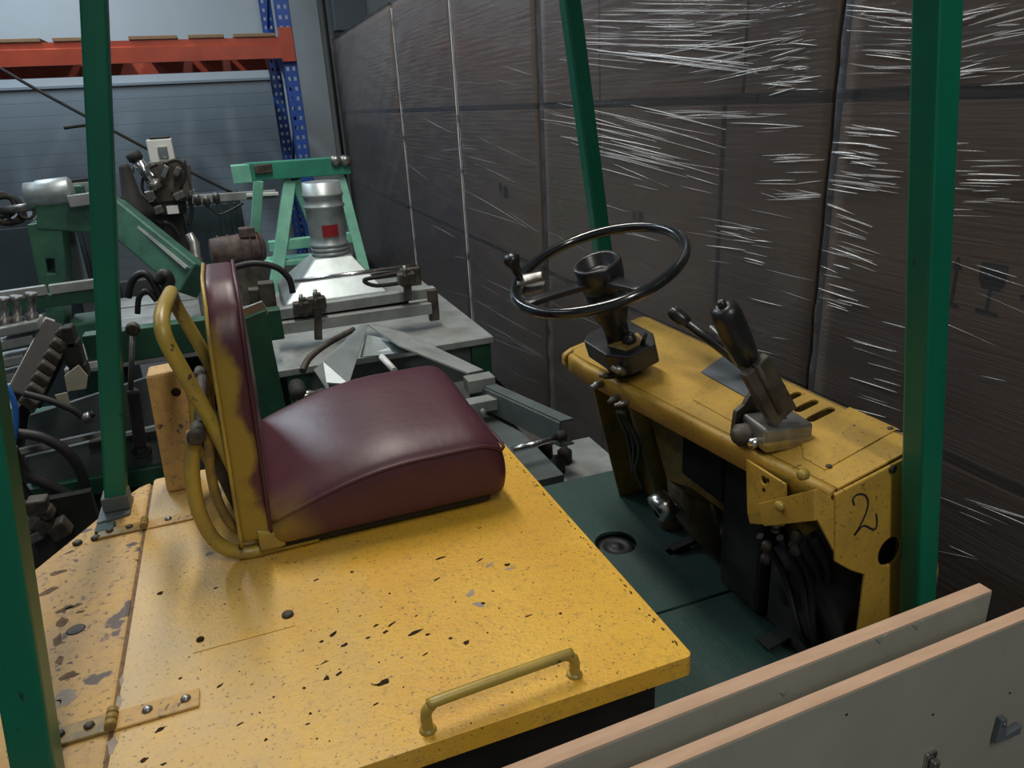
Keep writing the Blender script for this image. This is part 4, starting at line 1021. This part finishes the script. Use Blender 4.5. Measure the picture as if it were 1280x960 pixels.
# ---- 4 green machine with a sloping arm, on the far left
gm = thing('green_machine', 'worn dark green machine frame with a sloping arm and grey motor on top', 'machine', (-.9, 4.1, 0))
Y = 3.9
A, B = q(62, 285, Y), q(82, 405, Y)
obj('column', poly(NB(), [(q(*p, Y).x, q(*p, Y).z) for p in ((38, 278), (80, 272), (86, 330), (84, 408), (66, 408), (48, 330))],
    [[(q(*p, Y).x, q(*p, Y).z) for p in ((61, 320), (72, 320), (73, 338), (64, 338))]], lambda x, z: V((x, Y-.08, z)), (0, .20, 0)), 'agreen', gm, bevel=.006)
obj('column_foot', b2(NB(), (A.x-.02, Y-.10, 0), (A.x+.13, Y+.14, q(75, 405, Y).z+.01)), 'agreen', gm, bevel=.006)
obj('column_side_plate', bpx(NB(), (84, 285), (96, 350), Y+.1, .06, .04), 'cast', gm, bevel=.004)  # grey plate along the right edge of the column
obj('head_beam', bpx(NB(), (48, 262), (142, 268), Y-.02, .16, .13), 'agreen', gm, bevel=.008)
obj('head_block', bpx(NB(), (70, 252), (110, 250), Y, .14, .12), 'agreen', gm, bevel=.008)
obj('sloping_arm', bpx(NB(), (136, 262), (246, 352), Y-.05, .14, .10, Y2=3.3), 'agreen', gm, bevel=.008)
obj('arm_strip', bpx(NB(), (142, 256), (236, 336), Y-.10, .012, .03, Y2=3.28), 'plate', gm)
obj('arm_pin', lathe(NB(), q(168, 300, 3.7), (0, -1, 0), [(.02, 0), (.02, .02), (.008, .024)], 10), 'blackmatt', gm)
obj('head_motor', lathe(NB(), q(50, 243, Y-.05), (1, 0, .05), [(.03, -.06), (.055, -.05), (.055, -.01), (.06, 0), (.06, .12), (.05, .13), (.02, .14)], 16), 'zinc', gm)
obj('head_plate', bpx(NB(), (92, 236), (132, 232), Y, .05, .03), 'zinc', gm, bevel=.003)
obj('head_plate', bpx(NB(), (86, 252), (128, 246), Y-.12, .05, .03), 'plate', gm, bevel=.003)
obj('head_rod', bpx(NB(), (88, 228), (136, 223), Y, .02, .02), 'blackmatt', gm)
for (px, py, r) in ((8, 262, .06), (20, 268, .035), (33, 265, .03), (2, 256, .05)):
    obj('handwheel', torus(NB(), q(px, py, Y+.1), (.3, -1, .2), r, r*.25, 20, 8), 'blackmatt', gm)
obj('spindle', tube(NB(), [q(0, 264, Y+.1), q(42, 258, Y)], .018, 8), 'steel', gm)

# ---- 5 slate cabinets behind it
for (name, lab, pts, Y, dp) in (('control_cabinet', 'dark slate steel cabinet standing behind the green machine column', ((-60, 282), (72, 372)), 4.6, .6),
                                ('control_cabinet', 'dark slate steel box below the pneumatic head beside the sloping arm', ((203, 253), (308, 294)), 5.4, .5),
                                ('control_cabinet', 'narrow dark cabinet between the green column and the sloping arm', ((92, 278), (136, 350)), 4.95, .4)):
    a, b = q(*pts[0], Y), q(*pts[1], Y)
    t = thing(name, lab, 'cabinet', ((a.x+b.x)/2, Y+dp/2, 0))
    body = obj('cabinet_body', b2(NB(), (a.x, Y, 0), (b.x, Y+dp, a.z)), 'slate', t, bevel=.01)
    obj('cabinet_door', b2(NB(), (a.x+.03, Y-.012, .12), (b.x-.03, Y-.001, a.z-.04)), 'slate', t, bevel=.004)
    obj('door_handle', b2(NB(), (b.x-.09, Y-.032, (a.z+.1)/2), (b.x-.07, Y-.012, (a.z+.1)/2+.10)), 'steel', t, bevel=.003)
    if 'box' in lab:
        for k in range(2): obj('cabinet_rib', b2(NB(), (b.x-.15+.07*k, Y-.03, .3), (b.x-.12+.07*k, Y-.012, a.z-.02)), 'slate', t, bevel=.003)

# ---- 6 pneumatic head on a stand
pn = thing('pneumatic_head', 'pneumatic head with a tilted bright cylinder and white valve box on top', 'machine', (-.2, 4.9, 0))
Y = 4.8
vb = obj('valve_box', box(NB(), q(202, 190, Y), (.13, .11, .14)), 'white', pn, bevel=.006)
obj('valve_cap', box(NB(), q(200, 175, Y), (.10, .10, .035)), 'blackmatt', pn, bevel=.004)
obj('valve_front', box(NB(), q(204, 190, Y-.06), (.05, .02, .06)), 'chrome', pn, bevel=.004)
obj('air_cylinder', tube(NB(), [q(168, 196, Y-.1), q(196, 234, Y-.1)], .032, 14), 'chrome', pn)
obj('cylinder_cap', tube(NB(), [q(165, 191, Y-.1), q(171, 200, Y-.1)], .04, 12), 'blackmatt', pn)
obj('cylinder_cap', tube(NB(), [q(190, 227, Y-.1), q(197, 236, Y-.1)], .04, 12), 'steel', pn)
obj('side_port', lathe(NB(), q(162, 212, Y-.1), (-1, -.3, 0), [(.02, -.02), (.024, 0), (.012, .03)], 10), 'chrome', pn)
obj('head_body', box(NB(), q(213, 226, Y), (.20, .16, .22)), 'steel_dirty', pn, bevel=.01)
obj('head_body', box(NB(), q(212, 252, Y), (.16, .14, .14)), 'blackmatt', pn, bevel=.01)
obj('guide_bar', bpx(NB(), (229, 205), (231, 255), Y, .02, .02), 'steel', pn)
obj('guide_bar', bpx(NB(), (236, 207), (238, 255), Y, .02, .02), 'steel_dirty', pn)
obj('dark_cone', lathe(NB(), q(168, 262, Y-.2), (0, 0, 1), [(.09, -.06), (.10, 0), (.05, .06), (.03, .22), (.02, .24)], 14), 'blackmatt', pn)
obj('support_column', b2(NB(), (q(200, 262, Y).x-.06, Y-.02, 0), (q(212, 262, Y).x+.06, Y+.14, q(205, 250, Y).z)), 'blackmatt', pn, bevel=.006)
obj('white_tag', box(NB(), q(216, 262, Y-.12), (.06, .015, .045)), 'white', pn)
obj('cross_rail', bpx(NB(), (140, 256), (345, 242), Y+.42, .05, .04), 'plate', pn, bevel=.003)
obj('rail_tip', bpx(NB(), (308, 244), (348, 242), Y+.385, .02, .04), 'white', pn, bevel=.003)
for (px, py) in ((246, 248), (258, 250), (270, 246)):
    obj('rail_knob', lathe(NB(), q(px, py, Y+.38), (0, -.6, 1), [(.012, -.05), (.022, -.03), (.024, .01), (.01, .03)], 10), 'steel', pn)
p_ = q(246, 330, 3.9)
obj('tool_shank', tube(NB(), [q(236, 292, 4.0), q(243, 305, 4.0), p_, V((p_.x, p_.y, TZ))], [.018, .026, .022, .030], 10), 'steel', mt)
obj('tool_arm', bpx(NB(), (225, 322), (252, 330), 3.9, .05, .05), 'steel_dirty', mt, bevel=.004)

for (pts, r) in ((((205, 205), (222, 200), (232, 214), (226, 236)), .008), (((196, 205), (182, 214), (178, 236), (190, 250)), .008), (((214, 240), (232, 246), (240, 262), (236, 282)), .010),
                 (((186, 262), (196, 276), (214, 280), (226, 296)), .010), (((150, 250), (160, 240), (176, 244), (186, 256)), .007), (((262, 258), (274, 268), (290, 262), (304, 254)), .007)):
    obj('air_line', tube(NB(), smooth_path([q(*p, Y-.08) for p in pts], 4), r, 7), 'hose', pn)
for (px, py, w, h, m_) in ((188, 244, .05, .05, 'steel'), (180, 256, .06, .03, 'chrome'), (224, 244, .04, .06, 'steel'), (206, 214, .07, .03, 'chrome'), (222, 214, .03, .05, 'steel'), (240, 240, .04, .03, 'chrome'), (198, 262, .05, .04, 'steel')):
    obj('fitting', box(NB(), q(px, py, Y-.12), (w, .05, h), Matrix.Rotation(px*.3, 3, 'Y')), m_, pn, bevel=.006)
# ---- 7 rusty motor beside the trestle
rm = thing('rusty_motor', 'brown rusty electric motor between the slate box and the trestle stand', 'motor', (.15, 4.2, TZ))
c_ = q(300, 312, 4.2)
obj('motor_body', lathe(NB(), c_, (1, .15, 0), [(.04, -.15), (.075, -.14), (.08, -.08), (.08, .08), (.07, .12), (.03, .13)], 20), 'rust', rm)
for k in range(5): obj('cooling_fin', torus(NB(), c_+V((-.10+.05*k, .0, 0)), (1, .15, 0), .081, .004, 24, 6), 'rust', rm)
obj('terminal_box', box(NB(), c_+V((.05, -.02, .09)), (.08, .07, .05)), 'rust', rm, bevel=.006)
obj('motor_stand', b2(NB(), (c_.x-.10, 4.12, TZ+.001), (c_.x+.10, 4.28, c_.z-.06)), 'steel_dirty', rm, bevel=.006)

# ---- 8 thin cables hanging across the back
o = obj('hanging_cable', tube(NB(), smooth_path([q(-40, 62, 5.6), q(60, 120, 5.5), q(180, 184, 5.5), q(240, 216, 5.5), q(290, 241, 5.5)], 4), .010, 7), 'blackmatt')
tag(o, 'thin dark cable sloping down across the grey back wall', 'cable')
o = obj('hanging_cable', tube(NB(), smooth_path([q(80, 160, 5.0), q(112, 157, 5.0), q(116, 172, 5.0), q(117, 215, 4.6), q(118, 236, 4.2)], 4), .010, 7), 'blackmatt')
tag(o, 'short dark cable end bent over above the green machine head', 'cable')

# ---- 9 feeder frame close to the left rear of the truck
ff = thing('feeder_frame', 'grey feeder frame with rails, chain guide and black hoses beside the rear deck', 'machine', (-.75, 2.6, 0))
Y = 2.45
def quadx(name, pts, Y, dp, mtl):
    return obj(name, poly(NB(), [(q(*p, Y).x, q(*p, Y).z) for p in pts], [], lambda x, z: V((x, Y, z)), (0, dp, 0)), mtl, ff, bevel=.003)
quadx('side_plate', ((30, 572), (215, 528), (215, 578), (40, 612)), Y, .02, 'cast')
quadx('side_plate', ((36, 520), (190, 470), (200, 532), (30, 566)), Y+.25, .02, 'cast')
obj('bright_rail', bpx(NB(), (25, 564), (142, 539), Y-.03, .016, .016), 'chrome', ff)
obj('lower_rail', bpx(NB(), (112, 556), (215, 536), Y-.02, .02, .03), 'blackmatt', ff)
obj('light_bar', bpx(NB(), (104, 457), (140, 452), Y+.25, .02, .02), 'white', ff)
obj('lower_beam', bpx(NB(), (20, 622), (230, 584), Y, .06, .05), 'mgreen', ff, bevel=.004)
obj('floor_stand', b2(NB(), (q(40, 610, Y).x, Y+.02, 0), (q(200, 590, Y).x, Y+.10, q(120, 610, Y).z)), 'blackmatt', ff)
dmp = obj('damper', bpx(NB(), (166, 486), (176, 560), Y-.06, .035, .035), 'blackmatt', ff, bevel=.01)
obj('damper_rod', tube(NB(), [q(166, 412, Y-.06), q(163, 488, Y-.06)], .008, 8), 'steel', ff)
obj('damper_eye', lathe(NB(), q(166, 411, Y-.06), (0, 1, 0), [(.014, -.015), (.020, -.01), (.020, .01), (.014, .015)], 12), 'steel_dirty', ff)
obj('damper_eye', torus(NB(), q(177, 563, Y-.06), (0, 1, 0), .022, .008, 16, 8), 'blackmatt', ff)
obj('chain_guide', bpx(NB(), (76, 410), (30, 500), Y+.3, .10, .05, Y2=Y+.05), 'blackmatt', ff, bevel=.006)
obj('chain_strip', bpx(NB(), (82, 420), (44, 500), Y+.26, .03, .03, Y2=Y+.02), 'steel_dirty', ff)
obj('guide_edge', bpx(NB(), (62, 400), (18, 485), Y+.34, .03, .02, Y2=Y+.10), 'plate', ff)
for k, (a, b) in enumerate((((-10, 372), (58, 362)), ((62, 362), (136, 352)))):
    obj('cross_rail', bpx(NB(), a, b, 3.5, .04, .03), 'plate', ff, bevel=.003)
obj('cross_beam', bpx(NB(), (-10, 384), (136, 366), 3.52, .05, .06), 'mgreen', ff, bevel=.003)
for k in range(6):
    y_ = 2.75 + .15*k
    obj('bed_plank', b2(NB(), (-1.75, y_, TZ-.05), (-.88, y_+.14, TZ-.02-.004*(k % 2))), 'plate', ff, bevel=.003)
for (a_, b_, w, h) in (((2, 412), (52, 402), .10, .03), ((-4, 430), (46, 420), .09, .03), ((-6, 452), (34, 444), .10, .03), ((-8, 474), (24, 466), .09, .03)):
    obj('guide_plate', bpx(NB(), a_, b_, 2.75, h, w), 'plate', ff, bevel=.004)
for (px, py) in ((6, 398), (22, 396), (40, 392)):
    obj('guide_screw', lathe(NB(), q(px, py, 2.75), (.2, 0, 1), [(.020, -.05), (.020, 0), (.012, .004), (.012, .05), (.018, .055), (.018, .07)], 8), 'steel', ff)
for k in range(7):
    t_ = k/6; obj('chain_link', box(NB(), q(80-44*t_, 418+84*t_, 2.62-.22*t_), (.045, .035, .030), Matrix.Rotation(.9, 3, 'Y')), 'steel_dirty', ff, bevel=.006)
for (px, py, w, h) in ((92, 440, .05, .08), (100, 462, .05, .05), (88, 420, .03, .07)):
    obj('gear_block', box(NB(), q(px, py, 2.6), (w, .06, h)), 'blackmatt' if px % 3 else 'mgreen', ff, bevel=.006)
obj('floor_stand', b2(NB(), (-1.7, 2.9, 0), (-.95, 3.5, TZ-.05)), 'blackmatt', ff)
pp = quadx('paper_note', ((80, 470), (98, 456), (110, 470), (108, 486), (84, 490)), Y-.02, .004, 'paper')
pp = quadx('paper_note', ((68, 494), (84, 490), (88, 508), (74, 506)), Y-.03, .004, 'paper')
for (pts, r, Yh) in ((((30, 492), (60, 500), (90, 512), (106, 522), (118, 516)), .010, Y-.1), (((22, 542), (50, 546), (80, 562), (98, 584), (106, 612), (96, 640)), .015, Y-.15),
                     (((14, 560), (30, 590), (60, 606), (90, 622), (112, 640)), .017, Y-.12), (((22, 600), (50, 640), (70, 650), (96, 632)), .013, Y-.1),
                     (((160, 372), (166, 350), (180, 342), (192, 354), (200, 372)), .013, 2.9), (((172, 392), (174, 372), (184, 364), (196, 376)), .010, 2.9),
                     (((196, 352), (206, 342), (212, 352), (206, 366)), .020, 2.9)):
    obj('black_hose', tube(NB(), smooth_path([q(*p, Yh) for p in pts], 6), r, 9), 'hose', ff)
obj('hose_clip', lathe(NB(), q(109, 522, Y-.1), (1, 0, .3), [(.012, -.012), (.016, -.01), (.016, .01), (.012, .012)], 10), 'steel', ff)
obj('blue_hose', tube(NB(), smooth_path([q(-6, 478, Y-.2), q(8, 484, Y-.2), q(18, 505, Y-.2), q(20, 530, Y-.2), q(16, 556, Y-.2)], 6), .008, 9), 'bluehose', ff)
obj('hose_sleeve', tube(NB(), [q(12, 556, Y-.2), q(19, 582, Y-.2)], .008, 9), 'white', ff)
for (px, py, w, h) in ((48, 632, .05, .05), (40, 650, .03, .06), (55, 655, .04, .04), (44, 668, .03, .05), (75, 660, .05, .05), (60, 640, .03, .03)):
    obj('valve_block', box(NB(), q(px, py, 2.2), (w, .05, h), Matrix.Rotation(px*.1, 3, 'Y')), 'steel' if px < 46 else 'steel_dirty', ff, bevel=.006)
obj('valve_plate', b2(NB(), (q(30, 640, 2.25).x, 2.25, .0), (q(120, 640, 2.25).x, 2.28, q(60, 625, 2.25).z)), 'blackmatt', ff)
